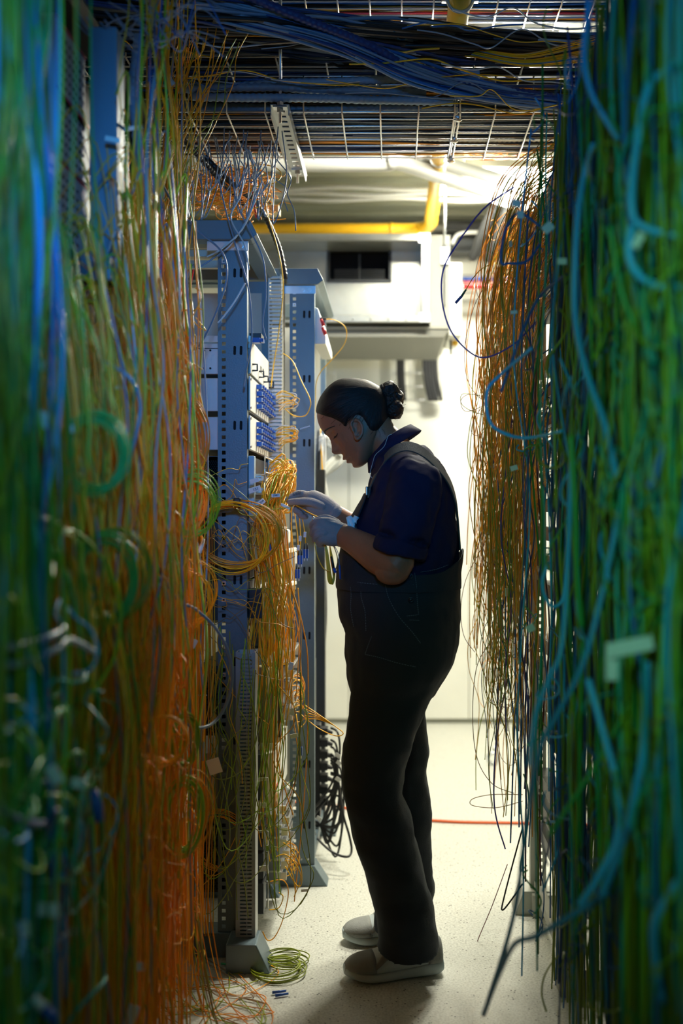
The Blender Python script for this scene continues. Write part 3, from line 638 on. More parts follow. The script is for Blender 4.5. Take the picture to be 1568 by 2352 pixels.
#        z    front back  half-width
HT = [(-77, 40, 27, 8), (-75, 47, 17, 17), (-70, 53, 6, 27), (-62, 56, -8, 36), (-54, 57, -22, 42), (-45, 59, -38, 47), (-33, 61, -58, 51), (-20, 60, -76, 54), (0, 58, -92, 56),
      (20, 59, -98, 59), (36, 64, -98, 61), (55, 64, -92, 61), (77, 55, -80, 56), (92, 40, -64, 47), (102, 22, -48, 36), (107, 6, -37, 25), (110, -8, -26, 13), (111, -16, -19, 3)]
def face_bump(y, z):
    g = lambda y0, z0, sy, sz: exp(-((y-y0)/sy)**2-((z-z0)/sz)**2)
    ay = abs(y); d = 0
    nz = lerp_tab([(-29, 0), (-25, 3), (-22, 8.5), (-17, 15.5), (-11, 19), (-4, 15.5), (6, 10), (17, 5), (28, 2), (36, 0)], z)[0]
    sg = lerp_tab([(-26, 10), (-12, 9.5), (0, 7.5), (20, 6.5), (36, 9)], z)[0]
    d += nz*exp(-(y/sg)**2)
    g2 = lambda y0, z0, sy, sz: exp(-((ay-y0)/sy)**2-((z-z0)/sz)**2)
    d += 6*g2(12, -15, 5, 6)
    d -= 9*g2(24, 21, 12, 9); d += 6.5*g2(27, 19, 9, 6.5); d += 3.5*g2(23, 36, 16, 6)
    d -= 2.0*g2(27, 25, 9, 1.4)+1.6*g2(27, 14, 9, 1.5)
    d += 4*g2(36, -4, 13, 12); d -= 3*g2(34, -38, 10, 14)
    d += 7.5*g(0, -38, 15, 5)+7*g(0, -50, 13, 5.5)-5*g(0, -43.6, 17, 1.8)-3*g(0, -57, 14, 4)+3.5*g(0, -67, 13, 7)
    d -= 1.6*g(0, -30, 3, 5); d -= 3*g2(21, -44, 4, 4)
    return d
def head_ring(z, n, off=0.0, reg=None):
    f, b, wd = lerp_tab(HT, z); xc = (f+b)/2; a = (f-b)/2; r = []
    for k in range(n):
        t = 2*pi*k/n; c, s = cos(t), sin(t)
        x = a*sgp(c, .92); y = wd*sgp(s, .92)
        if c > 0: y *= 1-.16*c**2*(1 if z < 60 else .6)
        bx = face_bump(y, z) if c > .25 else 0
        bx *= min(1, (c-.25)/.25) if c > .25 else 0
        o = off
        if reg is not None:
            p = HL(xc+x, y, z); kk = reg(p); o = off*kk-2.0*(1-kk); bx *= (1-kk)
        L = sqrt((c)**2+(s)**2)
        r.append(HL(xc+x+bx+o*c, y+o*s, z+(max(0, o)*min(1, max(0, (z-88)/20)))))
    return r
def zs_head(): return [-77+188*(i/110) for i in range(111)]
# torso silhouettes: y, front x, back x, half width in metres (around Y = YC)
TT = [(1005, 884, 945, .055), (1022, 872, 968, .075), (1040, 864, 992, .115), (1060, 858, 1009, .150), (1085, 853, 1023, .178), (1110, 850, 1034, .188), (1134, 846, 1041, .188), (1160, 832, 1045, .182), (1190, 815, 1047, .178),
      (1230, 799, 1049, .172), (1272, 788, 1050, .170), (1310, 784, 1047, .170), (1345, 782, 1048, .176), (1389, 783, 1050, .186), (1421, 788, 1050, .192), (1450, 799, 1048, .197), (1497, 799, 1042, .198), (1528, 801, 1029, .194), (1559, 804, 1010, .188), (1595, 812, 990, .17)]
def torso_pt(y, th, off=0.0, e=.86):
    f, b, wd = lerp_tab(TT, y); c = cos(th); s = sin(th)
    a = (b-f)/2*S0; xc = ((f+b)/2-VX)*S0
    return Vector((xc-(a+off)*sgp(c, e), YC-(wd+off)*sgp(s, e), Z_(y, YC)))      # th=0 front, th=+90 towards the camera
def surf(px, py, off=.010):
    """point on the camera-facing side of the torso seen at pixel (px, py)"""
    Y = 2.65
    for _ in range(12):
        z = Z_(py, Y); X = X_(px, Y); y = VY-(z-H)/S0
        f, b, wd = lerp_tab(TT, y); a = (b-f)/2*S0+off; xc = ((f+b)/2-VX)*S0
        q = max(-1, min(1, (X-xc)/a)); c = abs(q)**(1/.86); Y = YC-(wd+off)*(sqrt(max(0, 1-c*c))**.86)
    return Vector((X_(px, Y), Y, Z_(py, Y)))
def remesh(o, vox, it=2, fac=.5):
    m = o.modifiers.new('remesh', 'REMESH'); m.mode = 'VOXEL'; m.voxel_size = vox; m.use_smooth_shade = True
    if it: s = o.modifiers.new('smooth', 'SMOOTH'); s.iterations = it; s.factor = fac
def folds(o, size, strength, seed=0):
    tx = bpy.data.textures.new('folds', 'CLOUDS'); tx.noise_scale = size; tx.noise_depth = 1
    d = o.modifiers.new('folds', 'DISPLACE'); d.texture = tx; d.strength = strength; d.mid_level = .5; d.texture_coords = 'LOCAL'

person = thing('person', (0.0, YC, 0.0), 'person with a low bun standing in navy polo and dark overalls, gloves holding yellow cables', 'person')
po = wl(person)
eyeL = HL(70, 27, 19)
SKIN_SPOTS = [(tuple(HL(70, 0, -44)-po), (.016, .024, .009), (.19, .062, .048), .75), (tuple(HL(60, 36, -4)-po), (.03, .03, .03), (.34, .12, .07), .4)]
SKIN = skin_mat()
# arm joints
shL, elL, wrL = P(955, 1112, 2.645), P(907, 1296, 2.585), P(781, 1226, 2.70)
shR, elR, wrR = P(950, 1115, 2.965), P(905, 1270, 3.02), P(762, 1177, 2.90)
m = MB()
m.loft([head_ring(z, 96) for z in zs_head()])
m.capsule([P(852, 962, YC), P(872, 1000, YC), P(905, 1038, YC), P(925, 1075, YC)], [.050, .049, .053, .062], 24)
m.loft([[torso_pt(y, 2*pi*k/40, -.020) for k in range(40)] for y in (1018, 1035, 1060, 1090, 1134, 1190, 1272, 1345, 1421, 1497, 1570)])
m.capsule([shL, (shL+elL)/2+Vector((.006, 0, 0)), shL.lerp(elL, .86), elL, elL.lerp(wrL, .3)+Vector((0, 0, -.003)), elL.lerp(wrL, .7), wrL], [.046, .046, .044, .046, .0475, .036, .029], 24)
m.ball(elL+Vector((-.008, .0, -.020)), (.045, .040, .034), 18, 12)
m.capsule([shR, (shR+elR)/2, elR, elR.lerp(wrR, .35), elR.lerp(wrR, .75), wrR], [.044, .052, .045, .043, .033, .028], 24)
for (hy, hx0, hx1, Yl) in ((1500, 905, 915, 2.70), (1500, 915, 925, 2.90)):
    pts = [P(hx0, 1540, Yl), P(858, 1790, Yl), P(930, 2150 if Yl < 2.8 else 2100, Yl)]
    m.capsule(pts, [.080, .055, .040], 20)
# ear (her left, towards the camera)
ey = YC-.0725
EC = [(808, 986), (806, 973), (813, 965), (824, 967), (831, 978), (832, 992), (827, 1003), (820, 1008), (815, 1001), (813, 992)]
m.capsule([P(a, b, ey-(.006 if a > 818 else 0)) for a, b in EC], [.0035, .0038, .0042, .0044, .0044, .0042, .0045, .0055, .0045, .003], 8)
m.ball(P(820, 985, ey+.004), (.013, .006, .024), 14, 10)
m.capsule([P(824, 976, ey-.003), P(825, 988, ey-.003), P(819, 997, ey-.002)], [.003, .003, .003], 8)
m.capsule([P(809, 984, ey-.004), P(811, 991, ey-.004)], [.0035, .0035], 8)
m.ball(P(820, 985, 2*YC-ey-.002), (.013, .009, .024), 14, 10)
body = m.build('body', SKIN, person, True); remesh(body, .0026, 2, .4)

# hair
HAIR = mat('dark_brown_hair', (.012, .006, .0035), .62, 0, .25, 30, 0, 1, .5)
nt = HAIR.node_tree; tc = nt.nodes.new('ShaderNodeTexCoord'); mp = nt.nodes.new('ShaderNodeMapping'); mp.inputs['Scale'].default_value = (14, 190, 150); mp.inputs['Rotation'].default_value = (0, radians(12), 0)
nn = nt.nodes.new('ShaderNodeTexNoise'); nn.inputs['Scale'].default_value = 3; nn.inputs['Detail'].default_value = 4; bp = nt.nodes.new('ShaderNodeBump'); bp.inputs['Strength'].default_value = .55; bp.inputs['Distance'].default_value = .002
nt.links.new(tc.outputs['Object'], mp.inputs[0]); nt.links.new(mp.outputs[0], nn.inputs['Vector']); nt.links.new(nn.outputs['Fac'], bp.inputs['Height']); nt.links.new(bp.outputs[0], nt.nodes['Principled BSDF'].inputs['Normal'])
HLN = [(700, 940), (731, 952), (745, 958), (768, 966), (785, 975), (797, 984), (802, 968), (806, 961), (820, 958), (834, 964), (842, 976), (852, 992), (870, 992), (890, 985), (930, 985)]
def hair_region(p):
    px = VX+p.x/S0; py = VY-(p.z-H)/S0
    return max(0, min(1, (lerp_tab(HLN, px)[0]-py)/13+.25))
m = MB(); m.loft([head_ring(z, 120, 5.0, hair_region) for z in [-60+171*(i/120) for i in range(121)]])
hair = m.build('hair', HAIR, person, True)
BUN = mat('bun_hair', (.018, .010, .007), .5, 0, .3, 40, .8, 120)
m = MB()
for (a, b, r, yo) in ((893, 900, .031, 0), (905, 915, .030, .012), (903, 938, .031, -.008), (893, 926, .034, .0), (908, 943, .025, .01), (880, 905, .022, 0)):
    m.ball(P(a, b, YC+yo), (r*.93, r*1.15, r), 20, 14)
bun = m.build('bun', BUN, hair, True, label='curly bun'); remesh(bun, .003, 1)
tx = bpy.data.textures.new('curls', 'CLOUDS'); tx.noise_scale = .012; d = bun.modifiers.new('curls', 'DISPLACE'); d.texture = tx; d.strength = .010; d.mid_level = .55
m = MB(); r9 = random.Random(5)
for k in range(46):                                   # stray curls on the bun and nape
    a = r9.uniform(0, 2*pi); c = P(900, 922, YC); e = Vector((cos(a)*.030, r9.uniform(-.03, .01), sin(a)*.043)); p = c+e; q = e.normalized()
    pts = [p]; 
    for j in range(5): pts.append(pts[-1]+q*.0018+Vector((r9.uniform(-1, 1), r9.uniform(-1, 1), r9.uniform(-1, 1)))*.0035)
    m.tube(spline(pts, None, 4), .00035, 4)
for (a, b, c, d_) in ((862, 985, 858, 1005), (868, 988, 872, 1003), (856, 984, 850, 998), (876, 985, 884, 998), (742, 955, 736, 962)):
    m.tube(spline([P(a, b, ey+.012), P((a+c)/2+3, (b+d_)/2, ey+.010), P(c, d_, ey+.012)], None, 4), .0004, 4)
m.build('stray_hair', BUN, hair, True)
def head_side(x, z, off, sgn=1):
    f, b, wd = lerp_tab(HT, z); xc = (f+b)/2; a = (f-b)/2+off; c = max(-1, min(1, (x-xc)/a))
    return HL(x, sgn*(wd+off)*max(0, 1-c*c)**.47, z)
def face_pt(y, z, off):
    f, b, wd = lerp_tab(HT, z); xc = (f+b)/2; a = (f-b)/2
    c = 1.0
    for _ in range(20):
        sn = sqrt(max(0, 1-c*c)); yy = wd*sn**.92*(1-.16*c*c)
        if abs(yy-abs(y)) < .2: break
        c += (yy-abs(y))/wd*.4; c = max(.05, min(1, c))
    return HL(xc+a*c**.92+face_bump(y, z)*min(1, max(0, (c-.25)/.25))+off, y, z)
def tolocal(px, py): d = ((px-818), -(py-985)); return (-.8*d[0]-.6*d[1], -.6*d[0]+.8*d[1])
m = MB(); ends = tolocal(874, 908)
for sgn in (1, -1):
    for k in range(230):
        px = r9.uniform(736, 880); ly = lerp_tab(HLN, px)[0]-r9.uniform(-1, 5)
        if k % 3 == 0: px = r9.uniform(745, 860); ly -= r9.uniform(0, 60)
        x0_, z0_ = tolocal(px, ly); x1_, z1_ = ends[0]+r9.uniform(-3, 3), ends[1]+r9.uniform(-12, 12); pts = []
        for j in range(9):
            t = j/8; x = x0_*(1-t)+x1_*t; z = z0_*(1-t)+z1_*t+(7+r9.uniform(-.3, .3))*sin(pi*t)*(1 if z0_ > 40 else .5)
            z = min(z, 104); pts.append(head_side(x, z, 5.1+1.0*(j > 0)-1.5*(j == 0), sgn))
        m.tube(spline(pts, None, 3), [.00028+.00030*sin(pi*min(1, .1+i/25)) for i in range(25)], 4)
m.build('combed_strands', HAIR, hair, True, kind='stuff')
m = MB()
for sgn in (1, -1):
    pts = [face_pt(sgn*(12+k*5.4), 33+5*sin(k/6*pi)-k*.4, .4) for k in range(7)]
    m.tube(spline(pts, None, 4), [.0014+.0014*sin(pi*min(1, .15+j/24)) for j in range(25)], 6)
m.build('eyebrow', BUN, person, True)
m = MB()
for sgn in (1, -1):
    for k in range(14):
        b = face_pt(sgn*(19+k*1.25), 14.5-1.2*sin(k/13*pi), 0); m.tube([b, b+(HF*4-HU*3)*S0*.9, b+(HF*6.5-HU*3)*S0*.9], [.0006, .0005, .0003], 4)
m.build('eyelashes', BUN, person, True)

# polo shirt
NAVY = mat('navy_cotton', (.012, .013, .050), .85, 0, .08, 10, .15, 500, .2); weave(NAVY, 700, .12)
m = MB()
m.loft([[torso_pt(y, 2*pi*k/48, .000) for k in range(48)] for y in (1026, 1036, 1048, 1060, 1072, 1085, 1110, 1134, 1160, 1190, 1230, 1272, 1310, 1345)])
def ring(c, ax, rx, ry, n=28, e=.95, ydir=None):
    ax = ax.normalized(); yv = Vector((0, 1, 0)) if ydir is None else ydir; u = (yv-ax*yv.dot(ax)).normalized(); v = ax.cross(u)
    return [c+u*ry*sgp(cos(2*pi*k/n), e)+v*rx*sgp(sin(2*pi*k/n), e) for k in range(n)]
ax = (elL-shL)
hemc = P(917, 1268, 2.585); hax = Vector(((970-862)*S0, 0, -(1284-1255)*S0)).cross(Vector((0, 1, 0)))
m.loft([ring(P(945, 1062, 2.70), Vector((-.3, -.5, -1)), .048, .045), ring(P(952, 1080, 2.672), Vector((-.2, -.4, -1)), .066, .058), ring(P(953, 1108, 2.645), ax, .073, .062), ring(P(948, 1150, 2.622), ax, .073, .062), ring(P(938, 1195, 2.605), ax, .070, .063),
        ring(P(927, 1235, 2.592), ax, .0675, .062), ring(hemc, hax, .066, .061), ring(hemc+Vector((-.001, 0, -.006)), hax, .066, .061)])
m.loft([ring(P(945, 1062, 2.90), Vector((-.3, .5, -1)), .048, .045), ring(P(952, 1080, 2.928), Vector((-.2, .4, -1)), .066, .058), ring(P(950, 1110, 2.96), elR-shR, .070, .060), ring(P(938, 1180, 2.985), elR-shR, .066, .058), ring(P(925, 1235, 3.0), elR-shR, .062, .055)])
up = hax.normalized()*(1 if hax.z > 0 else -1)
m.loft([ring(hemc+up*.030, hax, .064, .060), ring(hemc+up*.027, hax, .069, .0645), ring(hemc-up*.004, hax, .069, .0645), ring(hemc-up*.007, hax, .066, .061)])
shirt = m.build('polo_shirt', NAVY, person, True, label='navy polo shirt'); remesh(shirt, .0042, 5, .6); folds(shirt, .06, .020)
# collar: stand and turned-down flap
cc = P(907, 1030, YC); e1 = Vector((53, 0, 33)).normalized(); cu = Vector((-33, 0, 53)).normalized()
m = MB(); N = 48; prof = [(0, .020, .066), (.002, .036, .068), (.010, .034, .078), (.028, .004, .094), (.026, .001, .090), (.006, .014, .070)]
rings = []
for k in range(N+1):
    t = -pi+.16+(2*pi-.32)*k/N                        # open at the front (t = +-pi)
    out = e1*cos(t)+Vector((0, sin(t), 0)); fr = max(0, -cos(t))
    rings.append([cc+out*(q[2]-.004+.006*fr)+cu*(q[1]-.014*fr)*1.0+Vector((0, 0, -.010*fr)) for q in prof])
m.loft(rings); m.build('collar', NAVY, shirt, True)

# overalls
OVR = mat('charcoal_blue_twill', (.018, .026, .038), .75, 0, .10, 9, .2, 300, .3); weave(OVR, 900, .25)
m = MB()
m.loft([[torso_pt(y, 2*pi*k/48, .008) for k in range(48)] for y in (1325, 1345, 1367, 1389, 1405, 1421, 1436, 1450, 1475, 1497, 1515, 1528, 1545, 1559, 1590)])
NL = [(1545, 803, 1015, 2.715, .100), (1586, 805, 1000, 2.71, .098), (1604, 803, 991, 2.71, .096), (1633, 799, 976, 2.705, .093), (1670, 794, 962, 2.70, .090), (1703, 790, 950, 2.70, .087), (1747, 784, 934, 2.70, .083), (1765, 784, 929, 2.70, .082),
      (1792, 786, 927, 2.70, .081), (1815, 789, 924, 2.70, .081), (1832, 791, 924, 2.70, .082), (1852, 795, 934, 2.70, .083), (1868, 798, 943, 2.70, .083), (1926, 812, 954, 2.70, .082), (1980, 830, 968, 2.70, .082), (2016, 842, 978, 2.70, .082),
      (2043, 849, 986, 2.70, .082), (2087, 858, 997, 2.70, .083), (2119, 867, 1001, 2.70, .084), (2150, 868, 1005, 2.70, .085), (2170, 864, 1009, 2.70, .086)]
FL = [(1545, 815, 1005, 2.885, .100), (1586, 818, 990, 2.89, .098), (1633, 822, 975, 2.90, .092), (1668, 826, 980, 2.90, .088), (1703, 828, 984, 2.90, .085), (1738, 830, 987, 2.90, .082), (1774, 832, 978, 2.90, .081), (1837, 842, 988, 2.90, .081), (1926, 852, 990, 2.90, .081),
      (2010, 857, 993, 2.90, .081), (2030, 858, 997, 2.90, .082), (2050, 859, 996, 2.90, .081), (2068, 860, 990, 2.90, .081), (2100, 861, 991, 2.90, .082), (2130, 861, 990, 2.90, .083)]
def leg(tab, tilt, seed):
    rr = []; n = 40
    y = tab[0][0]
    while y <= tab[-1][0]+.1:
        f, b, Yc, wd = lerp_tab(tab, y); s = Yc/F; r = []
        e = y/ tab[-1][0]
        for k in range(n):
            t = 2*pi*k/n; dy = tilt*(1+cos(t-0))*.5 if y > tab[-1][0]-60 else 0
            u = (y-tab[0][0])
            wr = .0035*sin(u*.055+2.2*sin(t+seed)+seed)*(.4+.6*abs(sin(t)))*(1.3 if 1720 < y < 1880 or y > 2040 else .5)
            xr = (b-f)/2*s; xc = ((f+b)/2-VX)*s
            r.append(Vector((xc-(xr)*sgp(cos(t), .9), Yc-(wd+wr)*sgp(sin(t), .9), Z_(y, Yc)-(max(0, sin(t))*tilt*s if y > tab[-1][0]-70 else 0)*((y-(tab[-1][0]-70))/70))))
        rr.append(r); y += 7.5
    return rr
m.loft(leg(NL, 24, 0.5)); m.loft(leg(FL, 5, 2.1))
ov = m.build('overalls', OVR, person, True, label='dark charcoal-blue overalls'); remesh(ov, .0045, 3, .6); folds(ov, .07, .012)
TOP = [(0, 1134), (18, 1135), (27, 1146), (32, 1175), (35, 1215), (42, 1262), (55, 1292), (75, 1310), (95, 1312), (120, 1310), (140, 1298), (155, 1282), (170, 1266), (180, 1260)]
m = MB(); cols = []; n = 96; vv = []
for k in range(n):
    th = 2*pi*k/n; a = degs = abs(((th*180/pi+180) % 360)-180); tp = lerp_tab(TOP, a)[0]
    cols.append([torso_pt(1350+(tp-1350)*j/22, th, .0085+.004*(1 if a > 150 else 0)*(j/22)) for j in range(23)])
rings = [[cols[k][j] for k in range(n)] for j in range(23)]
m.loft(rings, False); bib = m.build('bib', OVR, ov, True); q = bib.modifiers.new('s', 'SOLIDIFY'); q.thickness = .004; q.offset = 1
s_ = bib.modifiers.new('sub', 'SUBSURF'); s_.levels = 1; s_.render_levels = 1; folds(bib, .06, .007)
def ribbon(pts, wvec, wd, th, m1, name, par, lab=None):
    p = spline(pts, None, 6); rings = []
    for i, c in enumerate(p):
        t = (p[min(i+1, len(p)-1)]-p[max(i-1, 0)]).normalized(); wv = wvec(i/(len(p)-1)); wv = (wv-t*wv.dot(t)).normalized(); nn_ = t.cross(wv)
        rings.append([c+wv*a*wd/2+nn_*b*th/2 for a, b in ((-1, -1), (1, -1), (1, 1), (-1, 1))])
    mb = MB(); mb.loft(rings); return mb.build(name, m1, par, False, lab, bevel=.001)
STRAP = mat('dark_webbing', (.06, .065, .065), .7, 0, .05, 20, .2, 300)
for s in (1, -1):
    Yd_ = lambda d: YC-s*d
    pts = [P(846, 1140, Yd_(.075)), P(853, 1110, Yd_(.085)), P(872, 1072, Yd_(.110)), P(893, 1043, Yd_(.130)), P(922, 1027, Yd_(.140)), P(950, 1028, Yd_(.145)), P(980, 1045, Yd_(.145)), P(1010, 1076, Yd_(.130)), P(1032, 1110, Yd_(.105)), P(1045, 1150, Yd_(.075)), P(1051, 1200, Yd_(.045)), P(1056, 1262, Yd_(.03))]
    sp = ribbon(pts, lambda u: Vector((0, .8, s*.75*(1-abs(2*u-1)**2)*1.0)), .038, .004, STRAP, 'shoulder_strap', ov)
    MB().box(-.014, .014, -.003, .003, -.012, .012, Matrix.Translation(P(849, 1128, Yd_(.085))+Vector((-.004, 0, 0))) @ Matrix.Rotation(radians(65), 4, 'Z')).build('strap_buckle', STEEL, ov, bevel=.002)
BTN = mat('navy_button', (.01, .015, .03), .18, 0, 0, 1, 0, 1, .8)
for (a, b) in ((942, 1323), (943, 1377)):
    c = surf(a, b, .015); m = MB(); m.cyl(c, c+Vector((0, -.005, 0)), .0075, 16); m.torus(c+Vector((0, -.005, 0)), .0062, .0012, 'y', 16, 6); m.build('button', BTN, ov, True)
STITCH = mat('pale_blue_stitching', (.16, .24, .30), .7)
lines = [[(885, 1345), (893, 1375), (915, 1415), (945, 1450), (966, 1478)], [(803, 1336), (806, 1365), (805, 1400), (812, 1440)], [(829, 1338), (829, 1370), (838, 1405), (840, 1450)],
         [(952, 1316), (956, 1345), (958, 1380), (961, 1412)], [(934, 1415), (961, 1412)], [(940, 1424), (963, 1425)], [(782, 1330), (820, 1337), (870, 1342), (952, 1343)], [(966, 1314), (1000, 1308), (1030, 1297)],
         [(838, 1503), (870, 1510), (910, 1522), (955, 1532)], [(853, 1462), (846, 1480), (838, 1503)]]
for ln in lines:
    pts = spline([surf(a, b, .0125) for a, b in ln], None, 8); m = MB(); i = 0
    acc = 0
    for i in range(len(pts)-1):
        d_ = (pts[i+1]-pts[i]); L = d_.length; k = max(1, int(L/.006))
        for j in range(k): m.tube([pts[i]+d_*(j/k), pts[i]+d_*((j+.6)/k)], .0006, 4)
    m.build('stitching', STITCH, ov)
# folded tissue in the bib pocket
m = MB(); rg = []
for j in range(9):
    u = j/8; c = P(799+15*u+4*sin(u*5), 1226-40*u, 2.70); rg.append([c+Vector(((-.5+k/6)*.026*(.5+u*.8), -.012+.006*sin(k*1.9+j), .004*sin(k*2.3+j*1.3))) for k in range(7)])
vs = [p for r in rg for p in r]; m.add(vs, [(j*7+k, j*7+k+1, (j+1)*7+k+1, (j+1)*7+k) for j in range(8) for k in range(6)])
ts = m.build('tissue', mat('white_tissue', (.75, .78, .80), .7), None, True, 'crumpled white tissue tucked in the bib pocket', 'tissue'); q = ts.modifiers.new('s', 'SOLIDIFY'); q.thickness = .002
m = MB(); m.tube(spline([P(915, 998, 2.74), P(893, 1000, 2.722), P(882, 1025, 2.72), P(862, 1045, 2.73), P(856, 1062, 2.735), P(851, 1080, 2.735), P(850, 1092, 2.73), P(862, 1106, 2.722)], None, 8), .0007, 5)
m.build('neck_cord', mat('pale_cord', (.5, .58, .6), .5), person, True)
m = MB(); m.cyl(P(847, 1130, 2.728), P(849, 1140, 2.724), .0035, 8); m.build('cord_clip', mat('orange_plastic', (.8, .15, .02), .4), person, True)

# gloves
GLV = mat('grey_knit_glove', (.29, .27, .27), .8, 0, .06, 30, .35, 420, .25)
def hand(pts_palm, rr_palm, fingers, name_lab, cuff, extra=()):
    mb = MB()
    for (pp, rr) in pts_palm: mb.capsule(pp, rr, 20)
    for (pp, rr) in fingers: mb.capsule(pp, rr, 14)
    for (c, r) in extra: mb.ball(c, r, 16, 10)
    g = mb.build('glove', GLV, person, True, label=name_lab); remesh(g, .0017, 2, .5)
    (c, ax_, r1_, r2_) = cuff; rin_ = ring(c, ax_, r1_, r2_, 28); a_ = ax_.normalized(); mb = MB()
    mb.loft([[p-a_*.010+(p-c).normalized()*.000 for p in rin_], [p+(p-c).normalized()*.0022-a_*.004 for p in rin_], [p+(p-c).normalized()*.0022+a_*.004 for p in rin_], [p+a_*.006-(p-c).normalized()*.004 for p in rin_]], False)
    mb.build('cuff', GLV, g, True); return g
v = Vector
# her left glove, nearest the camera, closed on the bundle
w0 = P(786, 1229, 2.698)
gl = hand([([w0+v((.006, 0, -.001)), P(768, 1221, 2.695), P(750, 1214, 2.69)], [.030, .030, .027]), ([w0, P(762, 1233, 2.69), P(744, 1232, 2.685)], [.028, .026, .022]), ([P(772, 1215, 2.70), P(752, 1208, 2.695), P(738, 1205, 2.69)], [.024, .024, .021])], None,
          [([P(745, 1204, 2.685), P(727, 1199, 2.69), P(717, 1208, 2.71), P(722, 1216, 2.725)], [.0115, .0105, .0095, .0088]),
           ([P(744, 1214, 2.675), P(726, 1213, 2.678), P(718, 1226, 2.702), P(727, 1232, 2.722)], [.0118, .011, .010, .009]),
           ([P(745, 1224, 2.672), P(729, 1228, 2.674), P(724, 1240, 2.698), P(735, 1243, 2.718)], [.0115, .0108, .0098, .0088]),
           ([P(750, 1233, 2.674), P(737, 1240, 2.677), P(734, 1250, 2.698), P(744, 1250, 2.714)], [.0105, .0098, .0088, .008]),
           ([P(772, 1203, 2.715), P(750, 1192, 2.722), P(731, 1195, 2.722), P(717, 1204, 2.718)], [.014, .0125, .0110, .0092])],
          'grey knitted glove gripping the cable bundle', (P(785, 1229, 2.698), (P(760, 1218, 2.69)-w0), .0305, .030))
# her right glove, reaching to the rack, pinching a connector
w1 = P(762, 1176, 2.90)
gr = hand([([w1+v((.006, 0, -.002)), P(742, 1160, 2.895), P(720, 1147, 2.89)], [.0275, .030, .027]), ([w1, P(740, 1172, 2.89), P(718, 1165, 2.885)], [.024, .026, .022]), ([w1, P(735, 1153, 2.905), P(708, 1142, 2.90)], [.022, .024, .018])], None,
          [([P(712, 1141, 2.905), P(690, 1134, 2.905), P(673, 1139, 2.90), P(660, 1148, 2.895)], [.0125, .0112, .010, .0085]),
           ([P(712, 1150, 2.90), P(692, 1143, 2.918), P(678, 1150, 2.922), P(668, 1158, 2.912)], [.012, .011, .0098, .0088]),
           ([P(710, 1160, 2.898), P(690, 1160, 2.905), P(680, 1172, 2.90), P(692, 1178, 2.89)], [.0118, .011, .0098, .009]),
           ([P(714, 1170, 2.892), P(698, 1173, 2.898), P(690, 1184, 2.893), P(702, 1187, 2.882)], [.011, .010, .009, .0082]),
           ([P(738, 1163, 2.872), P(712, 1153, 2.860), P(688, 1152, 2.865), P(666, 1153, 2.882)], [.014, .0125, .0112, .0092])],
          'grey knitted glove reaching into the rack, dotted grip on its palm', (w1, (P(735, 1155, 2.895)-w1), .028, .028))
m = MB(); DOT = mat('black_grip_dots', (.03, .035, .045), .6)
def dots(p0, ux, uy, nx, ny, r=.0011):
    for i in range(nx):
        for j in range(ny): m.ball(p0+ux*i+uy*j, r, 6, 4)
dots(P(672, 1131, 2.8925), v((.0032, -.0001, .0006)), v((.0006, -.0012, -.0030)), 8, 4)
dots(P(700, 1166, 2.874), v((.0031, .0006, -.0009)), v((.0006, .0003, -.0031)), 8, 7)
m.build('grip_dots', DOT, gr, True)

